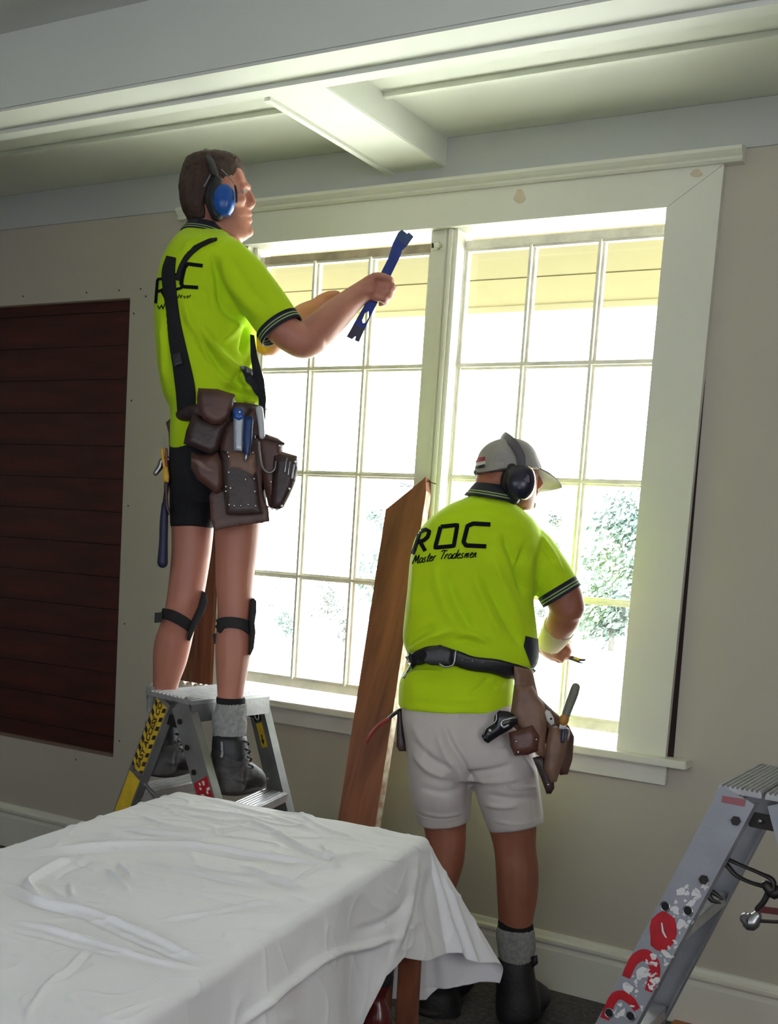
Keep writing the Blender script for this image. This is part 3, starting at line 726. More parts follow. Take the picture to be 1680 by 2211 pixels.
for px, py in ((1437, 1957), (1486, 1967), (1316, 2187), (1362, 2194)):
    p, _ = stick(bv, px, py, .0005); obj('rail_hole', TUBE([p, p+r1n*.0012], .0085, n=14, k=1, caps=False), mat('black_hole', (.01, .01, .01), .9), rl[0])
    obj('hole_rim', TUBE([p+ (ax2*math.cos(k*math.pi/6)+r1n.cross(ax2)*math.sin(k*math.pi/6))*.0095+r1n*.001 for k in range(13)], .0016, n=6, k=1), M_steel, rl[0])
for px, py in ((1590, 1772), (1521, 1899)):
    p, _ = stick(bv, px, py, .0005); obj('bolt', TUBE([p, p+r1n*.006], .0095, n=6, k=1, caps=False), M_dsteel, rl[0])
zr = lambda px, py, dy=.03: atplane(px, py, q0+Vector((0, dy, 0)), r1n)
obj('hinge_plate', BAR(zr(1618, 1768), zr(1700, 1784), Z, .030, .006, bev=.002), M_dsteel, lad2)
obj('bolt', TUBE([zr(1641, 1773, .026), zr(1641, 1773, .018)], .006, n=6, k=1), M_steel, lad2)
bm = tube(bmesh.new(), [zr(1575, 1857), zr(1600, 1868), zr(1640, 1885), zr(1668, 1900), zr(1672, 1925)], [.007, .006, .006, .008, .007], n=8, flat=.6)
tube(bm, [zr(1570, 1868), zr(1590, 1890), zr(1620, 1905), zr(1655, 1915)], [.008, .007, .006, .008], n=8, flat=.6)
tube(bm, [zr(1655, 1912), zr(1672, 1930), zr(1690, 1915)], [.010, .011, .008], n=8)
obj('spreader', bm, M_dsteel, lad2, smooth=True)
obj('spreader', TUBE([zr(1660, 1925), zr(1650, 1945), zr(1636, 1962)], .006, n=8), M_dsteel, lad2, smooth=True)
obj('ball_joint', TUBE([zr(1612, 1984), zr(1622, 1990), zr(1634, 1978)], [.013, .018, .010], n=14), M_steel, lad2, smooth=True)
obj('red_bar', BAR(zr(1632, 1962), zr(1710, 1972), Z, .012, .006), mat('dark_red_bar', srgb(84, 24, 28), .5), lad2)
obj('rod', TUBE([zr(1632, 1988), zr(1710, 1992)], .0035, n=8, k=1), M_dsteel, lad2)
obj('fork_clip', tube(tube(bmesh.new(), [zr(1530, 1922), zr(1545, 1930), zr(1560, 1942)], [.006, .005, .002], n=8), [zr(1528, 1930), zr(1538, 1944), zr(1555, 1950)], [.006, .005, .002], n=8), M_dsteel, lad2, smooth=True)
bvq = bvh_of(me_w)
obj('yellow_label', BAR(zr(1676, 1772, .012), zr(1700, 1778, .012), Z, .018, .002), M_yel, lad2)
# ------------------------------------------------------------------ leaning timber
pn = Vector((0, 1, -.28)).normalized(); pp = Vector((0, -.05, 1.55))
M_plank = woodmat('plank_wood', srgb(146, 88, 60), srgb(82, 44, 30), (-.07, -.27, -.96), .9, 9, .65, .2)
lo1, lo2 = atplane(730, 1770, pp, pn), atplane(806, 1785, pp, pn); u1, u2, u3 = atplane(833, 1100, pp, pn), atplane(912, 1036, pp, pn), atplane(919, 1029, pp, pn)
g1 = u1+(lo1-u1)*(u1.z/(u1.z-lo1.z)); g2 = u2+(lo2-u2)*(u2.z/(u2.z-lo2.z)); u4 = atplane(920, 1060, pp, pn)
pl = obj('timber_board', prism(bmesh.new(), [g1, g2, u4, u3, u2, u1], pn*.034), M_plank, label='long weathered timber board with a slanted top end leaning against the window mullion', cat='timber')
sd = (g2-u4).cross(pn).normalized(); sd = sd if sd.x > 0 else -sd
obj('painted_edge', prism(bmesh.new(), [u4+sd*.0006, u4+sd*.0006+pn*.034, g2+sd*.0006+pn*.034, g2+sd*.0006], sd*.001), mat('flaking_white', srgb(200, 192, 176), .7, col2=srgb(140, 104, 80), vscale=26, bump=.4, bscale=40), pl)
for (x0, y0, x1, y1) in ((918, 1036, 940, 1044), (890, 1049, 858, 1048), (888, 1047, 862, 1042)):
    obj('nail', TUBE([atplane(x0, y0, pp, pn)+pn*.01, atplane(x1, y1, pp, pn)+pn*.004], .0016, n=6, k=1), M_dsteel, pl)
# ------------------------------------------------------------------ table under the drop cloth
TZ = .705; TA = Vector((-1.895, -1.185, TZ)); TB = Vector((-1.222, -1.140, TZ)); ud = Vector((.168, -.986, 0)); vdv = (TB-TA).normalized(); TWd = (TB-TA).length; TL = 1.75
M_twood = woodmat('table_wood', srgb(120, 66, 38), srgb(74, 38, 22), (0, 0, 1), 1, 12, .45)
tb = empty('table', ((TA+TB)/2+ud*TL/2).to_2d().to_3d(), 'wooden table hidden under the white drop cloth in the foreground', 'table')
i1, i2 = vdv*.012, ud*.012
obj('tabletop', prism(bmesh.new(), [TA+i1+i2, TB-i1+i2, TB-i1+ud*TL, TA+i1+ud*TL], Z*-.03), M_twood, tb)
for (a, b) in ((.06, .06), (TWd-.06, .06), (.06, TL-.08), (TWd-.06, TL-.08)):
    p = TA+vdv*a+ud*b; obj('leg', BAR(Vector((p.x, p.y, 0)), Vector((p.x, p.y, TZ-.03)), vdv, .055, .055, bev=.004), M_twood, tb)
for (a0, b0, a1_, b1) in ((.06, .06, TWd-.06, .06), (.06, .06, .06, TL-.08), (TWd-.06, .06, TWd-.06, TL-.08)):
    obj('apron_board', BAR(TA+vdv*a0+ud*b0-Z*.075, TA+vdv*a1_+ud*b1-Z*.075, Z, .09, .02), M_twood, tb)
def clothpt(a, b):
    """a across (0..TWd on the top), b along (0.. on the top), beyond: hanging"""
    er = max(0, a-TWd); ef = max(0, -b); el = max(0, -a); Zt = TZ+.016
    rr = .02
    def hang(p, out, e, al):
        # rounded edge then straight fall leaning out by al
        if e <= 0: return p
        L = rr*1.4
        if e < L: t = e/L; return p+out*(rr*math.sin(t*1.3))-Z*(rr*(1-math.cos(t*1.3)))
        e2 = e-L; return p+out*(rr*.96+e2*math.sin(al))-Z*(rr*.73+e2*math.cos(al))
    P0 = Vector((TA.x, TA.y, Zt))+vdv*min(max(a, 0), TWd)+ud*max(b, 0)
    if er > 0 and ef > 0:
        r = math.hypot(er, ef); th = math.atan2(ef, er); out = (vdv*math.cos(th)-ud*math.sin(th)).normalized()
        al = .26+.28*math.sin(2*th)**2+.09*math.sin(th*9)*math.sin(2*th); return hang(P0, out, r, al)
    if el > 0 and ef > 0:
        r = math.hypot(el, ef); th = math.atan2(ef, el); out = (-vdv*math.cos(th)-ud*math.sin(th)).normalized(); return hang(P0, out, r, .2+.2*math.sin(2*th))
    if er > 0:
        w = math.exp(-b*3); al = .26*w+(1-w)*(.17+.10*math.sin(b*9+.6)+.05*math.sin(b*23+1)); return hang(P0, vdv, er, al)
    if el > 0: return hang(P0, -vdv, el, .15+.08*math.sin(b*11))
    if ef > 0:
        w = math.exp(-(TWd-a)*5); al = .26*w+(1-w)*(.05+.035*math.sin(a*14)); return hang(P0, -ud, ef, al)
    return P0
vs, fs = [], []; st = .0036; na, nb_ = int((TWd+.34+.36)/st), int((TL+.1+.50)/st)
def rhang(b):   # how far the cloth falls over the right side
    return float(np.interp(b, [-.5, -.2, 0, .12, .24, .33, .42, .5, .8, 1.9], [.27, .28, .28, .26, .215, .225, .30, .36, .42, .45]))
def fhang(a):
    return float(np.interp(a, [-.4, 0, .4, TWd, TWd+.12, TWd+.3], [.3, .46, .47, .46, .42, .38]))
for j in range(nb_+1):
    for i in range(na+1):
        u = i/na; v = j/nb_; a = -.34+u*(TWd+.34+.36); b = -.5+v*(TL+.1+.5)
        if b < 0: b = b/.5*fhang(min(max(a, -.3), TWd+.3))
        if a > TWd: a = TWd+(a-TWd)/.36*rhang(b)
        vs.append(clothpt(a, b))
for j in range(nb_):
    for i in range(na): q = j*(na+1)+i; fs.append((q, q+1, q+na+2, q+na+1))
me = bpy.data.meshes.new('c'); me.from_pydata([tuple(v) for v in vs], [], fs); me.update()
if me.polygons[len(fs)//2].normal.z < 0: me.flip_normals()
FO = [  # creases read off the photograph: polyline, width px, height m
 ([(380, 1752), (470, 1775), (560, 1782), (700, 1850), (810, 1838)], 5, .010), ([(60, 1838), (250, 1826), (430, 1828), (560, 1850), (700, 1868), (740, 1872)], 4, .012),
 ([(60, 1847), (250, 1836), (430, 1838), (560, 1862)], 4, -.008), ([(250, 1785), (330, 1800), (420, 1806), (520, 1786), (560, 1777)], 4, .010),
 ([(0, 1900), (50, 1925), (90, 1948), (180, 1965), (260, 1996), (340, 2030), (400, 2060), (460, 2080)], 6, .022), ([(0, 1918), (60, 1948), (180, 1982), (330, 2048), (440, 2090)], 6, -.014),
 ([(0, 1990), (60, 1998), (150, 2020), (260, 2052), (350, 2080), (440, 2096)], 6, .015), ([(0, 2004), (140, 2036), (260, 2068)], 5, -.008),
 ([(150, 1855), (90, 1885), (60, 1910), (90, 1945)], 8, .012), ([(150, 1905), (155, 1935), (175, 1960)], 8, .012), ([(120, 1900), (145, 1880), (200, 1862)], 7, -.012),
 ([(185, 2048), (150, 2090), (110, 2120), (70, 2170), (55, 2211)], 7, .012), ([(200, 2050), (165, 2092), (125, 2125)], 6, -.008),
 ([(330, 1735), (420, 1748), (520, 1762), (610, 1772)], 4, .006), ([(300, 1762), (360, 1785), (450, 1798)], 5, .008), ([(430, 1720), (520, 1745), (600, 1768), (700, 1800)], 5, .006),
 ([(200, 1800), (320, 1812), (420, 1822)], 4, .008), ([(520, 1870), (600, 1900), (660, 1920)], 5, .008), ([(300, 1860), (400, 1880), (500, 1905), (600, 1920)], 4, .006),
 ([(330, 1990), (450, 1975), (560, 1952), (620, 1950)], 4, .006), ([(640, 1900), (700, 1870), (740, 1860)], 5, .006), ([(690, 1820), (720, 1860), (735, 1875)], 5, .008),
 ([(230, 1880), (260, 1905), (280, 1925)], 5, .008), ([(255, 1870), (285, 1895)], 4, .007), ([(210, 2205), (300, 2170), (360, 2150)], 5, .006), ([(640, 1752), (700, 1790), (780, 1815)], 5, .007),
 ([(520, 2211), (620, 2130), (700, 2070), (800, 2040), (860, 2025)], 10, .010), ([(760, 2010), (820, 1995), (870, 1960), (890, 1900)], 12, -.012), ([(900, 1850), (880, 1960), (850, 2060)], 12, .014),
 ([(930, 1870), (925, 1960), (950, 2080)], 14, -.014), ([(1005, 2100), (900, 2100)], 5, .006), ([(960, 1900), (1000, 2010), (1040, 2120)], 12, .012)]
sculpt(me, [(p, w*(.72 if p[0][1] < 1890 else .7), h*(.8 if p[0][1] > 1890 and p[0][0] < 330 else 2.3 if p[0][0] < 700 else 1.1)) for p, w, h in FO], .0022, 8)
co_, no_ = mesh_np(me); dz = np.zeros(len(co_))
for i_, c in enumerate(co_):
    w1 = noise.noise(Vector((c[0]*5+c[1]*2, c[1]*11-c[0]*3, c[2]*6))); w2 = noise.noise(Vector((c[0]*13-c[1]*6, c[1]*9+c[0]*5, c[2]*8+3))); k = noise.noise(Vector((c[0]*2.2, c[1]*2.2, 9)))
    dz[i_] = .008*max(0, 1-abs(w1)*6)**2*max(0, .35+k)+.004*max(0, 1-abs(w2)*7)**2*max(0, .3-k)
co_ = co_+no_*dz[:, None]; me.vertices.foreach_set('co', co_.ravel()); me.update()
M_cloth = mat('drop_cloth_fabric', srgb(234, 233, 234), .8, var=.03, vscale=5, bump=.15, bscale=260)
cl = obj('drop_cloth', me, M_cloth, smooth=True, label='white cotton drop cloth draped and creased over the foreground table', cat='cloth', origin=Vector((TB.x-.3, TB.y-.8, .2)))
sm = cl.modifiers.new('thickness', 'SOLIDIFY'); sm.thickness = .0012
# things half hidden beneath the cloth
Vt = lambda px, py, y: aty(px, py, y)
p = Vt(822, 2112, -1.36); gx, gy = p.x, p.y
tl = empty('turned_stand', (gx, gy, 0), 'dark red polished turned stand with a black cable, half hidden under the cloth', 'stand')
sc_ = 1.0
obj('turned_stem', TUBE([Vector((gx+.01, gy, .04)), Vector((gx+.006, gy, .20)), Vector((gx, gy, .30)), Vector((gx, gy, .37)), Vector((gx-.004, gy, .42)), Vector((gx, gy, .46)), Vector((gx, gy, .52))], [.024, .022, .026, .030, .016, .024, .014], n=18, k=6), mat('polished_red_wood', srgb(84, 28, 24), .22, var=.3, vscale=10), tl, smooth=True)
obj('base_disc', TUBE([Vector((gx, gy, .012)), Vector((gx, gy, .03))], [.085, .07], n=24, k=1), M_black, tl, smooth=True)
obj('collar', TUBE([Vector((gx, gy, .465)), Vector((gx, gy, .50))], [.028, .022], n=18, k=1), M_black, tl, smooth=True)
obj('power_cable', TUBE([Vector((gx+.02, gy, .34)), Vector((gx+.07, gy-.01, .335)), Vector((gx+.12, gy-.02, .28)), Vector((gx+.15, gy-.02, .16)), Vector((gx+.2, gy-.02, .006)), Vector((gx+.4, gy+.1, .006))], .005, n=8), M_black, tl, smooth=True)
p = Vt(880, 2125, -1.2)
obj('timber_offcut', BAR(Vector((p.x, p.y+.02, 0)), Vector((p.x, p.y, .55)), (1, 0, 0), .045, .03, bev=.002), M_plank, label='short brown timber upright standing under the cloth', cat='timber')
p = atz(1480, 2200, .0)
obj('floorboard_sheet', BX(p.x-.02, p.x+.55, p.y-.2, p.y+.16, 0, .010, bev=.002), woodmat('orange_ply', srgb(176, 110, 60), srgb(130, 76, 40), (1, 0, 0), 1, 8), label='orange-brown plywood sheet lying on the floor beside the near ladder', cat='board')
# ------------------------------------------------------------------ people: shared looks
M_lime = mat('hi_vis_lime', srgb(184, 217, 26), .8, var=.05, vscale=6, bump=.12, bscale=420, sheen=.05, spec=.15)
M_navy = mat('navy_fabric', srgb(28, 30, 44), .85, bump=.1, bscale=300)
M_print = mat('shirt_print', srgb(24, 26, 34), .9, spec=.05)
M_stripe = mat('cuff_stripe', srgb(150, 170, 110), .8)
M_skin1 = mat('skin_young', srgb(180, 118, 98), .5, var=.10, vscale=7, bump=.06, bscale=160)
M_skin2 = mat('skin_tanned', srgb(152, 92, 70), .52, var=.14, vscale=8, bump=.08, bscale=150)
M_sock = mat('grey_wool', srgb(150, 150, 148), .95, var=.25, vscale=90, bump=.8, bscale=260)
M_sockb = mat('black_sock_band', srgb(22, 22, 24), .95, bump=.3, bscale=300)
M_leather = mat('brown_leather', srgb(92, 62, 52), .45, var=.35, vscale=14, bump=.3, bscale=90)
M_leather2 = mat('tan_leather', srgb(126, 94, 76), .5, var=.3, vscale=16, bump=.3, bscale=90)
M_dleather = mat('dark_leather', srgb(60, 42, 40), .42, var=.3, vscale=14, bump=.3, bscale=90)
M_rivet = mat('rivet_metal', srgb(220, 220, 220), .2, 1.0)
M_hair = mat('brown_hair', srgb(62, 40, 30), .65, var=.45, vscale=70, stretch=(1, 1, .25), bump=1.0, bscale=220)
M_eye = mat('eye_white', srgb(168, 158, 150), .25)
def rivets(pts, parent, bvh=None, d=None, r=.0034, m=None):
    first = None
    for q in pts:
        if bvh is not None: p, _ = stick(bvh, q[0], q[1], .0008)
        else: p = V(q[0], q[1], q[2] if len(q) > 2 else d)
        if first is None: first = obj('rivet', ball(bmesh.new(), *proj(p)[:2], proj(p)[2], r*F/proj(p)[2], n=10), m or M_rivet, parent, smooth=True, origin=p)
        else: copyto(first, 'rivet', p, parent)
def wmesh(o):
    me = o.data.copy()
    for v in me.vertices: v.co += WL[o.name]
    return me
def knit(bm, R, ring=0, **k): return rows(bm, R, **k)
def boot(name, P, mats, parent, lace_pts=None, label=None):
    pass
# ================================================================== the tall young man on the ladder
D1 = 3.27
gp = V(430, 1690, D1); per = empty('person', (gp.x, gp.y, .62), 'brown-haired man in lime shirt and black shorts standing on the ladder with a pry bar', 'person')
# ---- body: one continuous skin surface
bm = bmesh.new()
# skull, jaw, neck
rows(bm, [(436, 345, 486, 345, D1, .045), (412, 356, 512, 358, D1, .066), (398, 385, 529, 382, D1, .076), (395, 412, 533, 410, D1, .078), (399, 438, 535, 437, D1, .074), (412, 462, 539, 462, D1, .066), (432, 484, 541, 486, D1, .057), (462, 504, 541, 505, D1, .042), (490, 520, 532, 517, D1, .022)], n=28, ex=2.0)
limb(bm, [(512, 372, D1, 12), (522, 400, D1, 13)], deep=3.2)                       # forehead and brow
limb(bm, [(528, 398, D1-.022, 6), (531, 399, D1+.022, 6)], deep=1.0)
tube(bm, [V(524, 402, D1-.035), V(534, 403, D1-.018), V(537, 403, D1), V(534, 403, D1+.018), V(524, 402, D1+.035)], .0075, n=10)   # brow ridge
tube(bm, [V(533, 406, D1), V(541, 422, D1), V(546, 437, D1)], [.006, .008, .0095], n=10)   # nose
tube(bm, [V(540, 443, D1-.012), V(543, 444, D1), V(540, 443, D1+.012)], [.007, .009, .007], n=10)
tube(bm, [V(533, 462, D1-.018), V(541, 462, D1), V(533, 462, D1+.018)], [.004, .0065, .004], n=10)  # upper lip
tube(bm, [V(532, 475, D1-.016), V(541, 476, D1), V(532, 475, D1+.016)], [.004, .0065, .004], n=10)
tube(bm, [V(530, 499, D1-.012), V(536, 500, D1), V(530, 499, D1+.012)], [.012, .016, .012], n=12)   # chin
tube(bm, [V(470, 482, D1-.050), V(500, 503, D1-.038), V(528, 506, D1-.012)], [.014, .014, .012], n=10)  # jaw line
tube(bm, [V(522, 430, D1-.044), V(505, 432, D1-.054)], [.014, .016], n=10)   # cheek bone
limb(bm, [(452, 455, D1+.005, 40), (452, 492, D1, 38), (450, 530, D1, 44)], deep=.95)   # neck
# trunk under the clothes
rows(bm, [(392, 520, 520, 520, D1, .10), (376, 560, 530, 560, D1, .13), (356, 640, 538, 640, D1, .13), (362, 760, 540, 760, D1, .12), (380, 880, 545, 880, D1, .12), (384, 960, 552, 960, D1, .13), (390, 1030, 560, 1030, D1, .12)], n=28)
# near arm
limb(bm, [(505, 585, D1-.11, 34), (560, 660, D1-.13, 34), (612, 712, D1-.135, 37), (650, 738, D1-.13, 35), (672, 735, D1-.12, 34)], n=20)
limb(bm, [(652, 736, D1-.13, 31), (686, 716, D1-.11, 37), (722, 682, D1-.085, 34), (752, 655, D1-.06, 28), (778, 634, D1-.045, 24), (795, 625, D1-.04, 25)], n=20)
# palm and fingers of the near hand closed on the bar
HD = D1-.035
limb(bm, [(782, 632, HD, 24), (800, 624, HD, 27), (816, 622, HD, 25)], n=16, deep=.55)
for (a, b, c2, e) in (((812, 604), (836, 600), (845, 608), (838, 616)), ((815, 616), (842, 615), (850, 624), (842, 631)), ((812, 630), (836, 631), (843, 640), (834, 646)), ((806, 642), (826, 646), (832, 653), (822, 657))):
    tube(bm, [V(*a, HD-.012), V(*b, HD-.020), V(*c2, HD-.004), V(*e, HD+.014)], [.0105, .0098, .009, .008], n=10)
tube(bm, [V(792, 606, HD-.02), V(812, 596, HD-.028), V(832, 598, HD-.030), V(842, 604, HD-.028)], [.012, .011, .0095, .0085], n=10)   # thumb along the bar
# far arm: forearm raised behind, hand steadying
FD = D1+.16
limb(bm, [(500, 580, D1+.11, 30), (540, 680, D1+.15, 32), (575, 742, FD, 26), (590, 738, FD, 24)], n=16)
limb(bm, [(578, 740, FD, 23), (620, 706, FD, 25), (655, 678, FD, 22), (682, 662, FD-.01, 17), (694, 655, FD-.01, 18)], n=16)
limb(bm, [(686, 660, FD-.01, 18), (702, 652, FD-.015, 20), (712, 650, FD-.015, 18)], n=14, deep=.55)
for (a, b, c2, e) in (((706, 640), (720, 636), (730, 640), (730, 650)), ((708, 648), (724, 645), (733, 651), (730, 660)), ((708, 656), (722, 656), (730, 662), (725, 669)), ((704, 664), (716, 666), (723, 671), (718, 677))):
    tube(bm, [V(*a, FD-.02), V(*b, FD-.025), V(*c2, FD-.012), V(*e, FD)], [.0098, .009, .0085, .0075], n=10)
tube(bm, [V(694, 646, FD-.02), V(706, 637, FD-.03), V(720, 633, FD-.034), V(730, 633, FD-.034)], [.011, .0105, .009, .008], n=10)
# legs
LB, RB = D1+.03, D1-.02
limb(bm, [(415, 1010, LB, 54), (416, 1100, LB, 48), (414, 1180, LB, 43), (406, 1250, LB, 40), (396, 1310, LB, 38.5), (384, 1350, LB+.03, 37), (373, 1390, LB+.05, 39), (366, 1430, LB+.07, 36), (357, 1480, LB+.10, 27), (352, 1540, LB+.11, 21), (352, 1590, LB+.11, 21)], n=22)
limb(bm, [(515, 1010, RB, 58), (514, 1100, RB, 52), (511, 1180, RB, 46), (507, 1250, RB, 41), (507, 1310, RB, 37.5), (505, 1345, RB, 36), (504, 1395, RB, 39), (501, 1440, RB, 35), (498, 1490, RB, 29), (496, 1550, RB, 24), (497, 1620, RB, 23)], n=22)
me = remesh(bm, .0042, 5)
FO1 = [([(610, 700), (650, 720), (690, 700)], 14, .002), ([(700, 690), (740, 660), (775, 632)], 6, .0015), ([(425, 1290), (418, 1330)], 10, -.003), ([(372, 1370), (362, 1420), (352, 1470)], 7, .002), ([(350, 1330), (372, 1345), (395, 1352)], 7, -.002),
       ([(488, 1320), (500, 1350), (505, 1400)], 9, -.002), ([(525, 1380), (520, 1440), (512, 1490)], 6, .002), ([(490, 1400), (487, 1450)], 6, .0015), ([(543, 428), (541, 438)], 3, -.001), ([(520, 469), (541, 469)], 2.2, -.003), ([(478, 505), (500, 515)], 6, -.003)]
sculpt(me, FO1, .0006, 18)
body1 = obj('body', me, M_skin1, per, smooth=True)
for s in (-1, 1):
    obj('eye', ball(bmesh.new(), 524.5, 414, D1+s*.033, 6, 4.5, .009, n=14), M_eye, per, smooth=True)
    obj('eyebrow', TUBE([V(519, 400, D1+s*.040), V(530, 398, D1+s*.030), V(535, 401, D1+s*.016)], .0032, n=8, flat=.6), M_hair, per, smooth=True)
    obj('iris', ball(bmesh.new(), 528.5, 414, D1+s*.032, 3, 3.2, .0045, n=10), mat('iris_dark', (.03, .03, .03), .2), per, smooth=True)
    er = V(468, 420, D1+s*.082); obj('ear', TUBE([er+UV*.026, er+UV*.018+RV*-.012, er-UV*.010-RV*.012, er-UV*.028], [.006, .011, .010, .006], n=10, flat=.7), M_skin1, per, smooth=True)
# hair: a cap of short hair, sides clipped
bm = bmesh.new()
rows(bm, [(428, 333, 500, 334, D1, .040), (406, 344, 518, 346, D1, .068), (394, 366, 526, 366, D1, .082), (388, 395, 520, 392, D1, .085), (388, 420, 500, 415, D1, .085), (392, 445, 476, 440, D1, .080), (400, 465, 464, 462, D1, .068), (410, 484, 456, 480, D1, .056)], n=34)
for k in range(46):
    rnd = random.Random(k); x = 412+rnd.random()*100; y = 336+rnd.random()*14+abs(x-460)*.10; dd = D1+rnd.uniform(-.05, .05)
    tube(bm, [V(x, y+5, dd), V(x+3, y-2-rnd.random()*4, dd)], [.006, .003], n=6, k=1)
tube(bm, [V(436, 342, D1), V(441, 332, D1), V(452, 336, D1)], [.010, .007, .009], n=8)
me = remesh(bm, .0036, 2)
sculpt(me, [([(470, 400), (500, 385), (522, 372)], 7, .003), ([(440, 350), (470, 346), (500, 350)], 6, -.003)], .0028, 55)
hair = obj('hair', me, M_hair, per, smooth=True)
# ---- lime polo shirt
bm = bmesh.new()
rows(bm, [(402, 500, 492, 502, D1, .070), (388, 513, 512, 520, D1, .105), (366, 545, 545, 548, D1, .165), (348, 590, 562, 590, D1, .185), (338, 640, 560, 640, D1, .170), (338, 700, 552, 700, D1, .158), (342, 760, 552, 755, D1, .150), (347, 805, 557, 800, D1, .145), (356, 850, 565, 855, D1, .140), (370, 885, 562, 882, D1, .137), (370, 930, 556, 925, D1, .140), (369, 975, 552, 962, D1, .142)], n=40, ex=2.4)
limb(bm, [(486, 556, D1-.115, 46), (528, 600, D1-.125, 50), (562, 645, D1-.13, 50), (590, 684, D1-.13, 49), (601, 702, D1-.13, 48)], n=24, caps=False)
limb(bm, [(480, 552, D1+.115, 40), (520, 620, D1+.13, 44), (548, 680, D1+.14, 42), (560, 702, D1+.145, 41)], n=20, caps=False)
rows(bm, [(515, 815, 560, 820, D1-.05, .07), (520, 850, 572, 858, D1-.05, .08), (525, 875, 568, 880, D1-.05, .08)], n=20)   # blouse of cloth over the belt
me = remesh(bm, .0055, 8)
W1 = 1.5
FO = [([(430, 700), (470, 760), (520, 810), (560, 850)], 10, .012), ([(440, 740), (480, 800), (540, 850)], 8, -.010), ([(395, 640), (420, 720), (460, 790), (520, 835)], 9, .008), ([(410, 700), (440, 770), (490, 825)], 8, -.008),
      ([(455, 545), (470, 600), (480, 660), (530, 700)], 8, -.010), ([(475, 545), (500, 610), (540, 660), (560, 690)], 12, .008), ([(535, 700), (528, 730), (522, 765)], 6, -.009), ([(540, 720), (545, 760), (530, 800)], 6, .007),
      ([(392, 545), (420, 520), (460, 530)], 6, .006), ([(352, 620), (358, 700), (362, 790)], 8, -.006), ([(348, 700), (352, 760), (356, 830)], 6, .006), ([(480, 840), (520, 850), (560, 862)], 6, -.008), ([(470, 820), (520, 838), (562, 850)], 5, .006),
      ([(500, 560), (540, 620), (585, 680)], 9, -.003), ([(520, 690), (500, 720), (470, 740)], 9, .006), ([(510, 790), (490, 830)], 6, .006), ([(440, 620), (450, 680)], 9, -.005)]
sculpt(me, [(p, w, h*W1*1.15) for p, w, h in FO], .0022, 9, 3)
shirt1 = obj('shirt', me, M_lime, per, smooth=True)
bv1 = bvh_of(wmesh(shirt1))
# cuff bands round the near sleeve end (rings in three dimensions)
def cuff(a, b, R, parent, w=.026, dc=None):
    """band around the sleeve end: a->b axis world points, R radius"""
    a, b = Vector(a), Vector(b); T = (b-a).normalized(); c0 = b-T*w*.5; base = None
    s = T.orthogonal().normalized(); t = T.cross(s)
    def band(o0, w0, r0, m, par, nm):
        bm = bmesh.new(); n = 40; loops = []
        for (off, rr) in ((0, R*1.0), (0, R+r0), (w0, R+r0), (w0, R*.98)):
            loops.append([bm.verts.new(c0+T*(o0+off)+(s*math.cos(2*math.pi*k/n)+t*math.sin(2*math.pi*k/n))*rr) for k in range(n)])
        for u, v in zip(loops, loops[1:]+loops[:1]):
            for k in range(n): bm.faces.new((u[k], u[(k+1) % n], v[(k+1) % n], v[k]))
        return obj(nm, bm, m, par, smooth=False)
    q = band(0, w, .0022, M_navy, parent, 'cuff')
    for k in (.36, .62): band(w*k, w*.11, .0031, M_stripe, q, 'cuff_stripe')
    return q
# collar
def collar(ringspec, parent, label=None, stripes=((.30, .09), (.52, .09))):
    """ringspec: rows (L, R, depth, thick) of an open standing collar"""
    bm = bmesh.new(); P = smooth_path([(*V(r[0], r[1], r[4]), *V(r[2], r[3], r[4]), r[5]) for r in ringspec], 4); n = 40; rings = []
    for s in P:
        L, Q = Vector(s[:3]), Vector(s[3:6]); c = (L+Q)/2; a = (Q-L)/2; vd = c-CAM; vd.z = 0; vd.normalize(); an = a.normalized(); b = (vd-an*vd.dot(an)).normalized()*float(s[6])
        rings.append([c+a*math.cos(2*math.pi*k/n)+b*math.sin(2*math.pi*k/n) for k in range(n)])
    def sheet(r0, r1, sc):
        bm = bmesh.new(); c0 = [sum((v for v in r), Vector())/n for r in rings]; loops = []
        idx = range(r0, r1+1)
        out = [[bm.verts.new(c0[i]+(v-c0[i])*sc) for v in rings[i]] for i in idx]; inn = [[bm.verts.new(c0[i]+(v-c0[i])*(sc-.05)) for v in rings[i]] for i in idx]
        loops = out+inn[::-1]
        for u, v in zip(loops, loops[1:]+loops[:1]):
            for k in range(n): bm.faces.new((u[k], u[(k+1) % n], v[(k+1) % n], v[k]))
        return bm
    N = len(rings)-1; q = obj('collar', sheet(0, N, 1.0), M_navy, parent, smooth=True)
    for f0, w in stripes:
        i0 = max(0, int(round(N*f0))); i1 = min(N, max(i0+1, int(round(N*(f0+w))))); obj('collar_stripe', sheet(i0, i1, 1.012), M_stripe, q, smooth=True)
    return q
collar([(408, 482, 492, 497, D1, .072), (400, 490, 500, 510, D1, .080), (394, 497, 508, 521, D1, .090), (390, 505, 512, 528, D1, .100)], shirt1, stripes=((.5, .08), (.72, .08)))
cuff(V(562, 645, D1-.13), V(603, 707, D1-.13), 47.5*D1/F, shirt1, .028)
cuff(V(548, 680, D1+.14), V(562, 706, D1+.145), 41*D1/F, shirt1, .028)
# navy side panel
obj('side_panel', patch(bmesh.new(), bv1, [(517, 791), (546, 797), (557, 830), (564, 864), (550, 846), (532, 822)], .006), M_navy, shirt1)
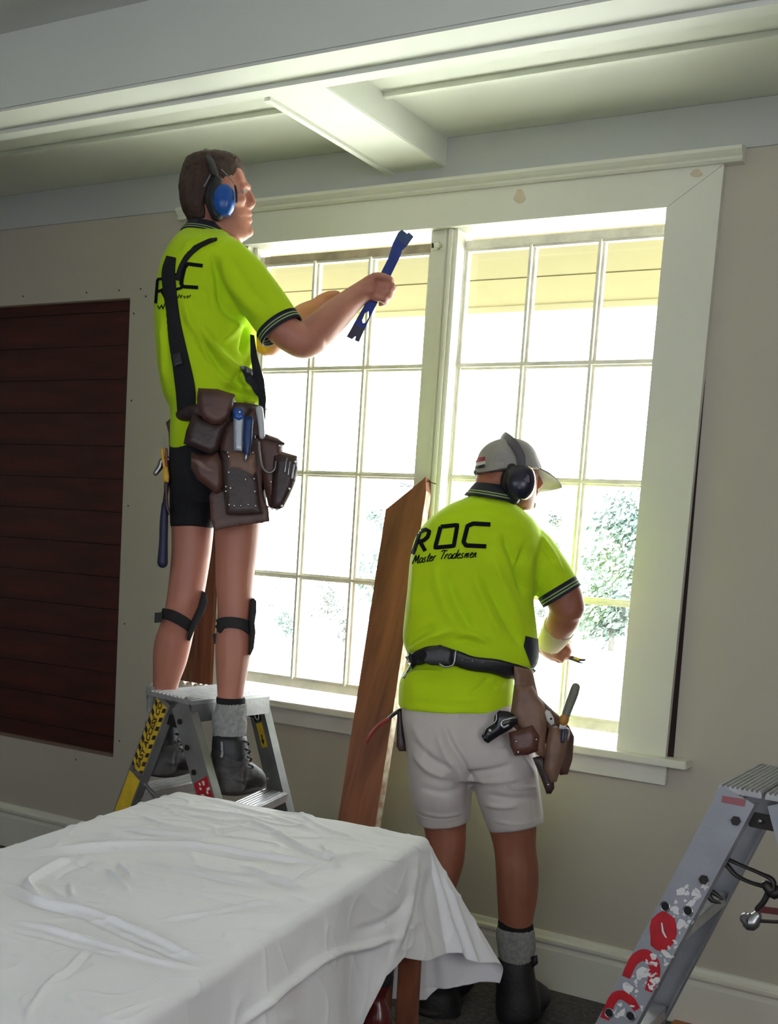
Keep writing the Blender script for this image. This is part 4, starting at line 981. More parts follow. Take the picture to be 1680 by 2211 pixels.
# print on the back: R O C, partly covered by the strap
def strokes(name, S, bv, w, parent, off=.0016):
    bm = bmesh.new()
    for s in S:
        ww = s[1] if isinstance(s, tuple) and isinstance(s[1], (int, float)) and not isinstance(s[0], (int, float)) else w
        pts = s[0] if ww != w or (isinstance(s, tuple) and isinstance(s[0], list)) else s
        ribbon(bm, bv, pts, ww, off, 0, 1, 3, 2)
    o = obj(name, bm, M_print, parent); return o
strokes('print_letter', [[(337, 655), (341, 604)], [(337, 604), (358, 601), (364, 604)], [(364, 604), (360, 622), (342, 630)], [(350, 628), (360, 648)]], bv1, 6, shirt1)
strokes('print_letter', [[(376, 594), (396, 589), (392, 622), (370, 628), (376, 594)]], bv1, 6, shirt1)
strokes('print_letter', [[(438, 574), (406, 570), (399, 578), (391, 612), (396, 619), (428, 621)]], bv1, 8, shirt1)
strokes('print_small', [[(342, 660), (345, 668), (350, 658), (352, 668), (357, 655)], [(384, 644), (388, 636), (391, 644), (394, 637)], [(396, 641), (401, 640), (398, 645)], [(404, 645), (405, 638), (408, 643), (412, 637)]], bv1, 2.2, shirt1)
# ---- black shorts
bm = bmesh.new()
rows(bm, [(374, 905, 556, 905, D1, .132), (369, 960, 562, 955, D1, .140), (367, 1020, 570, 1015, D1, .142), (368, 1060, 575, 1055, D1, .120), (371, 1090, 572, 1086, D1, .08)], n=34)
limb(bm, [(418, 1030, D1+.03, 51, 1.8), (416, 1090, D1+.03, 49, 1.6), (415, 1143, D1+.03, 47, 1.2)], n=26, caps=False)
limb(bm, [(516, 1020, D1-.02, 58, 1.8), (518, 1085, D1-.02, 57, 1.6), (520, 1128, D1-.02, 56, 1.2)], n=26, caps=False)
me = remesh(bm, .006, 12); sculpt(me, [([(400, 1000), (410, 1080), (405, 1130)], 9, .004), ([(440, 1020), (455, 1080)], 7, -.006)], .002, 10)
shorts1 = obj('shorts', me, mat('black_cloth', srgb(20, 20, 24), .9, bump=.1, bscale=300), per, smooth=True)
# ---- knee pads, straps
M_pad = mat('knee_pad_foam', srgb(38, 36, 36), .8, bump=.3, bscale=120)
bvb = bvh_of(wmesh(body1))
kp = obj('knee_pad', PIL([(438, 1276), (447, 1282), (449, 1300), (440, 1326), (424, 1352), (410, 1384), (404, 1382), (407, 1362), (414, 1340), (428, 1310), (434, 1288)], D1-.0, .11, .012), M_pad, per, smooth=True)
obj('strap', ribbon(bmesh.new(), bvb, [(338, 1331), (352, 1325), (372, 1328), (395, 1340), (415, 1356)], 22, .003, .003), M_pad, kp)
obj('strap_end', PIL([(334, 1323), (350, 1322), (349, 1344), (333, 1345)], D1-.01, .006), M_pad, kp)
kp = obj('knee_pad', PIL([(541, 1294), (548, 1291), (554, 1298), (554, 1320), (550, 1345), (552, 1365), (548, 1400), (541, 1415), (538, 1410), (540, 1370), (538, 1330)], D1-.06, .11, .012), M_pad, per, smooth=True)
obj('strap', ribbon(bmesh.new(), bvb, [(468, 1360), (480, 1347), (500, 1344), (525, 1349), (545, 1362)], 24, .003, .003), M_pad, kp)
obj('strap_end', PIL([(458, 1370), (470, 1366), (471, 1388), (462, 1391)], D1-.03, .006), M_pad, kp)
# ---- socks and boots
def sock(R, parent, band=None):
    bm = rows(bmesh.new(), R, n=40, k=6, ex=2.0); me = remesh(bm, .004, 2)
    co, no = mesh_np(me); 
    h = .0009*np.sin(co[:, 0]*900)+0*co[:, 2]; co = co+no*h[:, None]; me.vertices.foreach_set('co', co.ravel()); me.update()
    o = obj('sock', me, M_sock, parent, smooth=True)
    if band: obj('sock_band', rows(bmesh.new(), band, n=36, k=3, ex=2.0), M_sockb, o, smooth=True)
    return o
sock([(318, 1479, 384, 1482, D1+.145, .040), (316, 1492, 386, 1494, D1+.145, .043), (320, 1520, 382, 1520, D1+.145, .040), (326, 1550, 378, 1550, D1+.145, .038)], per)
sock([(467, 1516, 531, 1518, D1-.02, .038), (465, 1530, 534, 1530, D1-.02, .042), (459, 1545, 532, 1545, D1-.02, .046), (458, 1562, 533, 1562, D1-.02, .047), (461, 1576, 532, 1576, D1-.02, .045), (459, 1588, 530, 1590, D1-.02, .044)], per, [(468, 1504, 529, 1507, D1-.02, .037), (467, 1510, 530, 1512, D1-.02, .039), (468, 1520, 530, 1521, D1-.02, .037)])
M_boot = mat('worn_work_boot', srgb(68, 64, 63), .65, var=.45, vscale=22, bump=.5, bscale=70)
M_sole = mat('boot_sole', srgb(52, 46, 42), .8, bump=.3)
M_lace = mat('boot_lace', srgb(30, 30, 34), .8)
def boot1(sh, dx, dy, d, parent, k=1.0):
    X = lambda x, y, dd=0: V(sh[0]+(x-sh[0])*k+dx, sh[1]+(y-sh[1])*k+dy, d+dd)
    bm = bmesh.new(); rw = lambda L: rows(bm, [((a-sh[0])*k+sh[0]+dx, (b-sh[1])*k+sh[1]+dy, (c2-sh[0])*k+sh[0]+dx, (e-sh[1])*k+sh[1]+dy, d+z, t) for a, b, c2, e, z, t in L], n=26)
    rw([(460, 1586, 532, 1590, 0, .048), (458, 1610, 535, 1612, 0, .052), (460, 1640, 538, 1642, 0, .055), (458, 1668, 540, 1668, 0, .055), (456, 1690, 532, 1694, 0, .052), (458, 1706, 528, 1708, 0, .050)])
    tube(bm, [X(500, 1660), X(525, 1668, .03), X(546, 1678, .06), X(552, 1684, .08)], [.050, .046, .040, .032], n=16, flat=.8, ref=(0, 0, 1))
    me = remesh(bm, .005, 4); sculpt(me, [([(x*k+(1-k)*sh[0]+dx, y*k+(1-k)*sh[1]+dy) for x, y in q], w, h) for q, w, h in (([(462, 1655), (500, 1662), (535, 1652)], 4, -.004), ([(505, 1680), (525, 1686), (545, 1680)], 3, .004), ([(536, 1640), (528, 1670), (525, 1700)], 3, -.004), ([(465, 1620), (500, 1640), (530, 1620)], 5, .003))], .0012, 25)
    b = obj('boot', me, M_boot, parent, smooth=True); bvx = bvh_of(wmesh(b))
    T = lambda x, y: (x*k+(1-k)*sh[0]+dx, y*k+(1-k)*sh[1]+dy)
    so = tube(bmesh.new(), [X(470, 1703), X(500, 1706, .01), X(530, 1700, .05), X(550, 1694, .085)], [.036, .040, .040, .030], n=16, flat=.35, ref=(0, 0, 1))
    obj('sole', so, M_sole, b, smooth=True)
    obj('padded_cuff', patch(bmesh.new(), bvx, [T(*q) for q in ((462, 1592), (530, 1592), (532, 1622), (520, 1645), (500, 1640), (482, 1628), (464, 1618))], .004), M_black, b, smooth=True)
    obj('pull_tab', ribbon(bmesh.new(), bvx, [T(480, 1602), T(481, 1618), T(480, 1634)], 4, .005, .001), M_sock, b)
    for j in range(4): obj('lace', TUBE([X(528+j*3, 1600+j*17, -.03), X(537+j*3, 1604+j*17, -.01), X(534+j*3, 1610+j*17, .015)], .0025, n=7), M_lace, b, smooth=True)
    return b
boot1((500, 1700), 0, 0, D1-.02, per)
boot1((500, 1700), -147, -38, D1+.14, per, .94)
# ------------------------------------------------------------------ gear worn by the tall man
ge = V(485, 433, D1-.09); em = empty('earmuffs', ge, 'blue ear muffs worn by the young man on the ladder', 'ear protection')
GD = D1-.095
obj('cushion', limb(bmesh.new(), [(466, 392, GD+.012, 14), (462, 428, GD+.012, 20), (468, 462, GD+.012, 15)], n=18), M_black, em, smooth=True)
bm = bmesh.new(); rows(bm, [(474, 400, 496, 400, GD-.006, .016), (463, 414, 506, 412, GD-.008, .024), (460, 434, 508, 434, GD-.01, .028), (464, 454, 505, 452, GD-.008, .024), (474, 466, 496, 466, GD-.006, .016)], n=24)
obj('ear_cup', remesh(bm, .003, 5), mat('blue_plastic', srgb(20, 78, 160), .3), em, smooth=True)
obj('ear_cup', ball(bmesh.new(), 480, 430, D1+.10, 24, 34, .025), mat('blue_plastic', (0, 0, 0)), em, smooth=True)
obj('wire_fork', TUBE([V(478, 366, D1-.088), V(492, 380, D1-.105), V(505, 396, D1-.112), V(508, 412, D1-.112), V(506, 432, D1-.122)], .0016, n=8), M_steel, em, smooth=True)
obj('wire_fork', TUBE([V(441, 402, D1-.104), V(452, 382, D1-.104), V(455, 372, D1-.094)], .0016, n=8), M_steel, em, smooth=True)
obj('slider', TUBE([V(508, 402, D1-.115), V(511, 418, D1-.115), V(511, 436, D1-.112)], .003, n=8), M_black, em, smooth=True)
bt = [V(462, 372, D1-.096), V(456, 350, D1-.082), V(452, 334, D1-.055), V(450, 328, D1-.02), V(450, 328, D1+.02), V(452, 334, D1+.06), V(460, 360, D1+.09), V(468, 400, D1+.10)]
obj('headband', TUBE(bt, .013, n=10, flat=.5, ref=UV), M_black, em, smooth=True)
# pry bar in the near hand
bd = HD-.004
bar_o = empty('pry_bar', V(820, 615, bd), 'blue flat pry bar with claw ends, held up before the left sash', 'pry bar')
out = [(868, 496), (879, 505), (883, 502), (893, 511), (878, 532), (868, 541), (865, 552), (845, 593), (828, 628), (812, 660), (802, 679), (775, 739), (766, 735), (768, 726), (760, 733), (748, 727), (787, 659), (806, 622), (821, 592), (839, 556), (848, 526), (861, 501)]
hole = [(782, 692), (788, 676), (796, 672), (797, 684), (790, 696), (784, 698)]
M_bar = mat('blue_steel', srgb(44, 62, 140), .35, .3, var=.25, vscale=20)
pbm = PIL(out, bd, .007, .0, 9, hole=hole)
ob = obj('blade', pbm, M_bar, bar_o)
obj('worn_claw', PIL([(868, 496), (879, 505), (883, 502), (893, 511), (879, 531), (855, 514), (861, 501)], bd-.0010, .009), mat('worn_blue_steel', srgb(70, 88, 130), .35, .5, var=.3, vscale=40), ob)
obj('worn_claw', PIL([(764, 700), (748.5, 727), (760, 732.5), (768, 726), (766.5, 735), (775, 738.5), (788, 710), (776, 706)], bd-.0010, .009), mat('dark_worn_steel', srgb(66, 66, 84), .4, .6), ob)
# ---- harness and tool belt
tbl = empty('tool_belt', V(480, 890, D1), 'brown leather tool belt with black shoulder straps, worn by the man on the ladder', 'tool belt')
M_web = mat('black_webbing', srgb(20, 20, 24), .85, bump=.3, bscale=400)
obj('shoulder_strap', ribbon(bmesh.new(), bv1, [(372, 556), (366, 590), (370, 640), (378, 700), (390, 770), (402, 840), (404, 895)], [18, 26, 26, 27, 34, 40, 34], .003, .003), M_web, tbl)
obj('shoulder_strap', ribbon(bmesh.new(), bv1, [(468, 519), (438, 528), (411, 549), (393, 576), (385, 606)], [3, 10, 10, 9, 9], .004, .003), M_web, tbl)
obj('strap_buckle', PIL([(372, 765), (388, 760), (394, 784), (376, 790)], D1-.158, .006, .002), M_black, tbl)
obj('front_strap', PIL([(540, 722), (549, 724), (556, 770), (570, 820), (575, 860), (572, 905), (560, 905), (558, 860), (548, 820), (541, 770)], D1-.13, .012, .003), M_web, tbl)
obj('belt', limb(bmesh.new(), [(371, 900, D1-.05, 7), (390, 898, D1-.12, 11), (420, 892, D1-.16, 18), (480, 888, D1-.165, 20), (540, 892, D1-.15, 20), (572, 900, D1-.06, 18)], deep=.35), M_dleather, tbl, smooth=True)
TD = D1-.175
pf = obj('pouch_flap', PIL([(428, 838), (470, 840), (508, 852), (504, 872), (496, 900), (480, 915), (460, 917), (440, 906), (428, 890), (425, 860)], TD-.028, .02, .012), M_leather, tbl, smooth=True)
obj('stitching', ribbon(bmesh.new(), bvh_of(wmesh(pf)), [(433, 845), (431, 872), (436, 892), (450, 906), (466, 911), (482, 907), (496, 888), (502, 858)], 1.5, .001), M_dleather, pf)
p2 = obj('pouch', PIL([(418, 892), (440, 902), (470, 912), (500, 898), (486, 925), (478, 948), (472, 972), (455, 982), (430, 972), (396, 958), (402, 930), (412, 905)], TD-.012, .03, .014), M_dleather, tbl, smooth=True)
p3 = obj('side_pouch', PIL([(412, 975), (440, 982), (470, 975), (482, 1000), (484, 1040), (478, 1060), (466, 1066), (448, 1052), (425, 1035), (412, 1010)], TD+.004, .05, .02), M_leather, tbl, smooth=True)
obj('worn_fold', ribbon(bmesh.new(), bvh_of(wmesh(p3)), [(414, 992), (430, 1000), (446, 1012), (460, 1018)], [6, 9, 8, 3], .001), M_leather2, p3)
bpn = obj('backing_panel', PIL([(478, 884), (572, 882), (566, 940), (566, 1060), (580, 1100), (582, 1126), (540, 1132), (500, 1138), (462, 1146), (455, 1120), (452, 1070), (470, 1040), (474, 980)], TD+.02, .014, .004), M_leather, tbl, smooth=True)
hp = obj('tool_holder', PIL([(478, 972), (494, 976), (540, 984), (556, 1030), (562, 1090), (566, 1108), (520, 1112), (488, 1110), (482, 1060)], TD-.004, .02, .008), M_dleather, tbl, smooth=True)
obj('worn_patch', PIL([(488, 976), (520, 974), (550, 975), (554, 1018), (545, 1030), (532, 1024), (514, 1016), (492, 1014)], TD-.009, .01, .006), M_leather2, tbl, smooth=True)
rivets([(492, 977, TD-.012), (494, 986, TD-.012), (546, 977, TD-.013), (494, 1020, TD-.014), (530, 1035, TD-.016), (549, 1034, TD-.014), (488, 1051, TD-.01), (498, 1054, TD-.014), (488, 1061, TD-.01), (550, 1061, TD-.014), (495, 1090, TD-.013), (506, 1092, TD-.014), (520, 1092, TD-.014), (536, 1090, TD-.014), (552, 1092, TD-.013), (506, 867, TD-.036), (429, 942, TD-.02), (551, 942, TD+.012)], hp)
pk = obj('front_pouch', PIL([(548, 942), (572, 936), (600, 946), (613, 956), (610, 975), (640, 984), (643, 1010), (640, 1035), (626, 1070), (612, 1096), (600, 1101), (580, 1096), (572, 1060), (560, 1010)], TD+.03, .09, .020), M_leather, tbl, smooth=True)
obj('pocket', PIL([(590, 980), (642, 984), (643, 1012), (634, 1050), (612, 1096), (598, 1100), (584, 1094), (586, 1040)], TD+.012, .03, .014), M_dleather, pk, smooth=True)
obj('pouch_rim', TUBE([V(556, 942, TD+.01), V(585, 948, TD-.002), V(612, 958, TD+.01)], .004, n=8), M_dleather, pk, smooth=True)
rivets([(603, 963, TD-.006), (637, 997, TD-.006), (585, 1041, TD-.006), (624, 1055, TD-.006), (580, 1094, TD), (588, 1098, TD), (598, 1100, TD), (608, 1092, TD), (551, 945, TD)], pk)
for (x, y) in ((617, 1005), (624, 1012), (632, 1018)): obj('drill_bit', TUBE([V(x+2, y-14, TD-.004), V(x-2, y+14, TD-.004)], .003, n=8, k=1), M_steel, pk, smooth=True)
hk = tube(bmesh.new(), [V(559, 955, TD-.012), V(562, 985, TD-.014), V(568, 1010, TD-.016), (V(580, 1020, TD-.018)), V(592, 1014, TD-.016), V(595, 998, TD-.014)], .0042, n=8, flat=.6)
obj('hammer_loop', hk, M_steel, tbl, smooth=True)
# tools
ut = empty('utility_knife', V(515, 930, TD-.03), 'silver and blue folding utility knife tucked in the tall man\'s belt', 'knife')
obj('handle', PIL([(504, 886), (512, 882), (522, 883), (527, 892), (524, 975), (505, 972)], TD-.026, .012, .004, 5, 6), mat('silver_plastic', srgb(176, 182, 190), .35, .4), ut, smooth=True)
obj('blue_end', PIL([(503, 886), (512, 881), (523, 883), (527, 892), (526, 902), (516, 908), (504, 902)], TD-.031, .010, .003, 5, 6), mat('blue_plastic', (0, 0, 0)), ut, smooth=True)
rivets([(517, 890, TD-.037)], ut, r=.004)
sn = empty('marker_pen', V(538, 940, TD-.03), 'blue handled pointed marker beside the silver utility knife in the tall man\'s belt', 'marker')
obj('handle', PIL([(527, 902), (533, 898), (544, 898), (547, 905), (544, 955), (538, 984), (528, 984), (524, 950)], TD-.030, .014, .005, 5, 7), mat('dark_blue_plastic', srgb(18, 52, 104), .35), sn, smooth=True)
obj('tip', TUBE([V(532, 984, TD-.028), V(531, 992, TD-.028), V(531, 998, TD-.028)], [.006, .005, .0015], n=10), M_steel, sn, smooth=True)
sl = empty('plastic_tube', V(566, 910, TD), 'clear plastic tube standing in the tall man\'s front pouch', 'tube')
obj('tube_body', TUBE([V(560, 884, TD), V(564, 915, TD), V(566, 942, TD)], [.010, .009, .008], n=12), mat('cloudy_plastic', srgb(190, 192, 196), .2), sl, smooth=True)
# hammer hanging at the back hip
hm = empty('hammer', V(356, 1120, D1-.05), 'hammer with a dark blue handle hanging behind the tall man\'s hip', 'hammer')
obj('handle', TUBE([V(356, 1090, D1-.05), V(354, 1130, D1-.05), V(353, 1170, D1-.05), V(351, 1215, D1-.05)], [.009, .0115, .012, .0145], n=14), mat('navy_rubber', srgb(30, 34, 66), .5), hm, smooth=True)
obj('shaft', TUBE([V(366, 1000, D1-.05), V(360, 1050, D1-.05), V(356, 1092, D1-.05)], [.006, .006, .007], n=10), M_dsteel, hm, smooth=True)
obj('hammer_head', TUBE([V(336, 1022, D1-.05), V(346, 1008, D1-.05), V(350, 996, D1-.05), V(362, 992, D1-.05)], [.007, .008, .009, .010], n=10), M_steel, hm, smooth=True)
obj('leather_frog', PIL([(360, 1000), (366, 1004), (362, 1060), (364, 1092), (369, 1112), (364, 1112), (356, 1092), (354, 1050)], D1-.07, .012, .003), M_dleather, tbl, smooth=True)
obj('back_pouch', PIL([(358, 912), (372, 900), (376, 930), (372, 985), (366, 985), (364, 935)], D1-.04, .03, .006), M_leather, tbl, smooth=True)
kn = empty('snips', V(357, 1000, D1-.08), 'yellow handled snips hanging at the back of the tall man\'s belt', 'tool')
obj('handle', PIL([(352, 1008), (362, 1008), (366, 1030), (364, 1042), (352, 1040), (350, 1024)], D1-.085, .012, .004, 4, 5), mat('yellow_plastic', srgb(206, 160, 50), .45), kn, smooth=True)
obj('handle', TUBE([V(350, 970, D1-.08), V(352, 990, D1-.08), V(356, 1012, D1-.08)], .004, n=8), mat('yellow_plastic', (0, 0, 0)), kn, smooth=True)
obj('handle', TUBE([V(359, 970, D1-.08), V(359, 990, D1-.08), V(360, 1012, D1-.08)], .004, n=8), mat('orange_brown', srgb(130, 70, 30), .5), kn, smooth=True)
obj('blade', TUBE([V(353, 946, D1-.08), V(356, 975, D1-.08)], [.001, .002], n=6, k=1), M_steel, kn)
# ================================================================== the older man bending at the right sash
D2 = 3.42
gp = V(1100, 2200, D2); pe2 = empty('person', (gp.x, gp.y, 0), 'man in a grey cap, lime shirt and pale shorts standing with his back turned', 'person')
bm = bmesh.new()
# head (turned to the window), neck
rows(bm, [(1066, 962, 1128, 964, D2+.02, .05), (1042, 985, 1152, 985, D2+.02, .075), (1030, 1012, 1160, 1012, D2+.02, .080), (1032, 1038, 1160, 1038, D2+.02, .078), (1042, 1062, 1158, 1062, D2+.02, .070), (1070, 1086, 1154, 1086, D2+.03, .058), (1110, 1104, 1150, 1102, D2+.04, .035)], n=28, ex=2.0)
limb(bm, [(1072, 1030, D2+.01, 44), (1066, 1062, D2, 45), (1060, 1095, D2, 52)], deep=.9)
tube(bm, [V(1157, 1028, D2+.06), V(1166, 1044, D2+.065), V(1162, 1052, D2+.065)], [.008, .011, .008], n=10)   # nose
tube(bm, [V(1150, 1024, D2+.02), V(1160, 1022, D2+.06), V(1152, 1024, D2+.09)], .008, n=8)
tube(bm, [V(1148, 1066, D2+.04), V(1158, 1066, D2+.06), V(1150, 1068, D2+.08)], [.006, .009, .006], n=8)
tube(bm, [V(1136, 1094, D2+.03), V(1148, 1094, D2+.05), V(1138, 1096, D2+.07)], .013, n=10)
tube(bm, [V(1110, 1050, D2-.045), V(1140, 1062, D2-.03)], [.018, .016], n=10)
# trunk
rows(bm, [(1010, 1092, 1110, 1095, D2, .09), (935, 1150, 1130, 1160, D2, .10), (905, 1240, 1120, 1240, D2, .11), (895, 1340, 1140, 1340, D2, .12), (905, 1430, 1095, 1440, D2, .11), (885, 1520, 1095, 1525, D2, .12), (890, 1600, 1120, 1605, D2, .13)], n=28)
# near (right) arm: upper arm down, forearm forward to the wall
limb(bm, [(1135, 1180, D2+.02, 28), (1175, 1225, D2+.01, 32), (1212, 1275, D2+.0, 40), (1225, 1312, D2+.0, 38)], n=20)
limb(bm, [(1226, 1306, D2+.0, 36), (1216, 1340, D2+.03, 35), (1201, 1366, D2+.08, 30), (1188, 1386, D2+.13, 26), (1190, 1400, D2+.16, 24)], n=20)
H2 = D2+.17
limb(bm, [(1182, 1392, H2-.01, 26), (1198, 1402, H2, 27), (1212, 1406, H2, 22)], n=16, deep=.6)
for (a, b, c2, e) in (((1206, 1388), (1222, 1390), (1228, 1398), (1222, 1406)), ((1208, 1398), (1225, 1401), (1230, 1409), (1222, 1415)), ((1204, 1408), (1220, 1412), (1226, 1419), (1217, 1424)), ((1196, 1414), (1210, 1420), (1214, 1426), (1206, 1428))):
    tube(bm, [V(*a, H2-.014), V(*b, H2-.022), V(*c2, H2-.008), V(*e, H2+.008)], [.0105, .0098, .009, .008], n=10)
tube(bm, [V(1180, 1382, H2-.01), V(1192, 1376, H2-.02), V(1208, 1384, H2-.03), V(1220, 1394, H2-.03)], [.012, .011, .0095, .0085], n=10)
# far (left) arm reaching forward in front of him
limb(bm, [(945, 1170, D2+.03, 34), (950, 1250, D2+.12, 33), (965, 1320, D2+.20, 32)], n=16)
limb(bm, [(965, 1318, D2+.20, 30), (1010, 1330, D2+.24, 28), (1070, 1340, D2+.27, 22), (1090, 1342, D2+.27, 22)], n=16)
limb(bm, [(1088, 1342, D2+.27, 22), (1106, 1344, D2+.27, 22)], n=12, deep=.6)
for k in range(4): tube(bm, [V(1106, 1330+k*8, D2+.26), V(1122, 1332+k*8, D2+.25), V(1128, 1338+k*8, D2+.27)], [.010, .009, .008], n=8)
tube(bm, [V(1094, 1326, D2+.26), V(1108, 1320, D2+.25), V(1118, 1322, D2+.25)], [.011, .010, .008], n=8)
# legs
L2, R2 = D2+.07, D2-.0
limb(bm, [(960, 1580, D2+.03, 58), (956, 1680, L2, 52), (960, 1770, L2, 47), (964, 1820, L2, 42), (962, 1860, L2, 39), (953, 1905, L2, 34), (944, 1960, L2, 26), (940, 2010, L2, 22), (940, 2080, L2, 22)], n=22)
limb(bm, [(1060, 1590, D2-.0, 62), (1090, 1690, R2, 57), (1106, 1780, R2, 52), (1112, 1830, R2, 45.5), (1117, 1880, R2, 46), (1117, 1930, R2, 44), (1114, 1975, R2, 39), (1113, 2020, R2, 32), (1115, 2080, R2, 27), (1118, 2130, R2, 27)], n=22)
me = remesh(bm, .0044, 5)
sculpt(me, [([(1098, 1800), (1100, 1830), (1096, 1860)], 10, -.003), ([(1085, 1870), (1090, 1930), (1100, 1975)], 9, .002), ([(1140, 1870), (1140, 1930)], 8, .002), ([(990, 1800), (980, 1850)], 8, .002), ([(1235, 1290), (1228, 1320)], 8, -.002), ([(1080, 1050), (1040, 1056)], 4, -.003), ([(1085, 1038), (1036, 1044)], 4, -.002)], .0007, 18)
body2 = obj('body', me, M_skin2, pe2, smooth=True, label='tanned skin')
for s in (-1, 1): obj('eye', ball(bmesh.new(), 1156, 1034, D2+.06+s*.028, 5, 4, .008, n=12), M_eye, pe2, smooth=True)
er = V(1118, 1040, D2-.055); obj('ear', TUBE([er+UV*.028, er+UV*.018-RV*.010, er-UV*.012-RV*.010, er-UV*.030], [.006, .011, .010, .006], n=10, flat=.7), M_skin2, pe2, smooth=True)
obj('beard', remesh(tube(bmesh.new(), [V(1132, 1092, D2+.0), V(1148, 1090, D2+.045), V(1136, 1098, D2+.085)], [.010, .014, .010], n=12), .004, 2), mat('grey_beard', srgb(110, 84, 74), .9, bump=1, bscale=300), pe2, smooth=True)
# ---- lime polo shirt, gathered by the belt
bm = bmesh.new()
rows(bm, [(1020, 1068, 1086, 1074, D2-.0, .065), (1005, 1076, 1104, 1084, D2, .085), (972, 1090, 1128, 1102, D2, .11), (930, 1118, 1158, 1130, D2, .135), (898, 1158, 1168, 1168, D2, .150), (886, 1205, 1160, 1210, D2, .155), (881, 1255, 1152, 1262, D2, .150), (876, 1305, 1152, 1312, D2, .148), (871, 1350, 1158, 1362, D2, .148), (871, 1385, 1162, 1410, D2, .150), (881, 1412, 1152, 1440, D2, .145), (890, 1428, 1120, 1452, D2, .132), (876, 1446, 1110, 1458, D2, .136), (864, 1470, 1109, 1478, D2, .146), (861, 1500, 1108, 1505, D2, .150), (860, 1524, 1106, 1530, D2, .152)], n=44, ex=2.5)
limb(bm, [(1120, 1160, D2+.0, 44), (1150, 1192, D2, 50), (1180, 1232, D2, 49), (1200, 1262, D2, 47), (1207, 1276, D2, 46)], n=26, caps=False)
limb(bm, [(950, 1160, D2+.03, 44), (940, 1230, D2+.09, 44), (950, 1285, D2+.15, 42)], n=22, caps=False)
me = remesh(bm, .0055, 8)
FO = [([(1085, 1150), (1105, 1200), (1122, 1250), (1132, 1290)], 9, -.010), ([(1130, 1180), (1122, 1230), (1132, 1262), (1150, 1278)], 5, -.008), ([(1140, 1200), (1145, 1240), (1165, 1270)], 7, .006), ([(940, 1220), (955, 1290), (985, 1360)], 12, .006), ([(960, 1230), (985, 1300), (1020, 1370)], 10, -.007),
      ([(1020, 1240), (1050, 1310), (1085, 1380)], 9, .006), ([(1040, 1235), (1075, 1310), (1110, 1370), (1130, 1400)], 8, -.007), ([(1060, 1200), (1100, 1290), (1130, 1350)], 10, .006), ([(880, 1410), (910, 1385), (950, 1370), (990, 1360)], 7, .006), ([(878, 1395), (905, 1372), (940, 1350)], 7, -.006),
      ([(975, 1385), (1000, 1380), (1040, 1395)], 7, -.006), ([(985, 1375), (1020, 1372), (1060, 1388)], 7, .006), ([(1000, 1110), (1060, 1112), (1120, 1130)], 8, -.003), ([(1160, 1150), (1190, 1190), (1215, 1240)], 6, .004), ([(1170, 1180), (1200, 1215)], 5, -.004),
      ([(1060, 1460), (1040, 1480), (1015, 1500)], 6, -.005), ([(870, 1460), (900, 1452), (960, 1450)], 5, .005), ([(880, 1500), (960, 1512), (1050, 1508)], 7, .003), ([(1090, 1470), (1070, 1490)], 5, .004), ([(1150, 1300), (1160, 1350), (1168, 1390)], 6, .005), ([(900, 1190), (893, 1260), (888, 1330)], 8, .004)]
sculpt(me, [(p, w, h*1.7) for p, w, h in FO], .0024, 9, 11)
shirt2 = obj('shirt', me, M_lime, pe2, smooth=True)
bv2 = bvh_of(wmesh(shirt2))
collar([(1026, 1042, 1104, 1052, D2+.005, .066), (1018, 1050, 1112, 1066, D2, .078), (1011, 1059, 1118, 1078, D2, .088), (1002, 1068, 1124, 1090, D2, .098)], shirt2, stripes=((.58, .08), (.78, .08)))
cuff(V(1180, 1232, D2), V(1208, 1278, D2), 45.5*D2/F, shirt2, .032)
cuff(V(940, 1230, D2+.09), V(951, 1289, D2+.15), 42*D2/F, shirt2, .030)
obj('side_panel', patch(bmesh.new(), bv2, [(1134, 1373), (1161, 1380), (1163, 1412), (1160, 1440), (1150, 1452), (1144, 1432), (1130, 1396)], .0018, 5), M_navy, shirt2)
strokes('print_letter', [[(892, 1197), (903, 1165), (907, 1150)], [(905, 1149), (920, 1144), (928, 1148), (924, 1160), (916, 1167), (902, 1172)], [(908, 1170), (919, 1190)]], bv2, 8.6, shirt2)
strokes('print_letter', [[(952, 1138), (988, 1134), (980, 1179), (940, 1183), (952, 1138)]], bv2, 9, shirt2)
strokes('print_letter', [[(1059, 1133), (1022, 1131), (1010, 1136), (1001, 1170), (1006, 1178), (1050, 1180)]], bv2, 9.5, shirt2)
# the script line below, written in brush strokes: letters in a unit box, slanted along the line
G = {'M': [[(0, 0), (.25, 1), (.4, .15), (.72, 1), (.78, 0), (.9, .1)]], 'a': [[(.5, .5), (.2, .55), (.05, .2), (.2, 0), (.45, .2), (.55, .5), (.5, .05), (.65, .08)]], 's': [[(.0, .06), (.22, .0), (.32, .16), (.14, .36), (.22, .54), (.40, .50)]], 't': [[(.3, .95), (.12, .15), (.22, 0), (.4, .1)], [(.02, .6), (.45, .66)]],
     'e': [[(.05, .25), (.4, .4), (.3, .55), (.08, .4), (.08, .1), (.3, 0), (.5, .12)]], 'r': [[(.05, 0), (.15, .5), (.1, .3), (.3, .55), (.42, .48)]], 'T': [[(0, .85), (.2, 1), (.8, .95)], [(.45, .95), (.25, .0)]], 'd': [[(.45, .5), (.2, .55), (.05, .2), (.2, 0), (.42, .2), (.65, 1), (.48, .1), (.6, .05)]],
     'm': [[(.05, 0), (.12, .5), (.08, .2), (.3, .55), (.3, 0), (.32, .25), (.52, .55), (.52, .05), (.65, .08)]], 'n': [[(.05, 0), (.12, .5), (.08, .2), (.3, .55), (.32, .05), (.46, .08)]]}
WD = {'M': .95, 'a': .62, 's': .5, 't': .42, 'e': .5, 'r': .45, 'T': .62, 'd': .62, 'm': .72, 'n': .52}
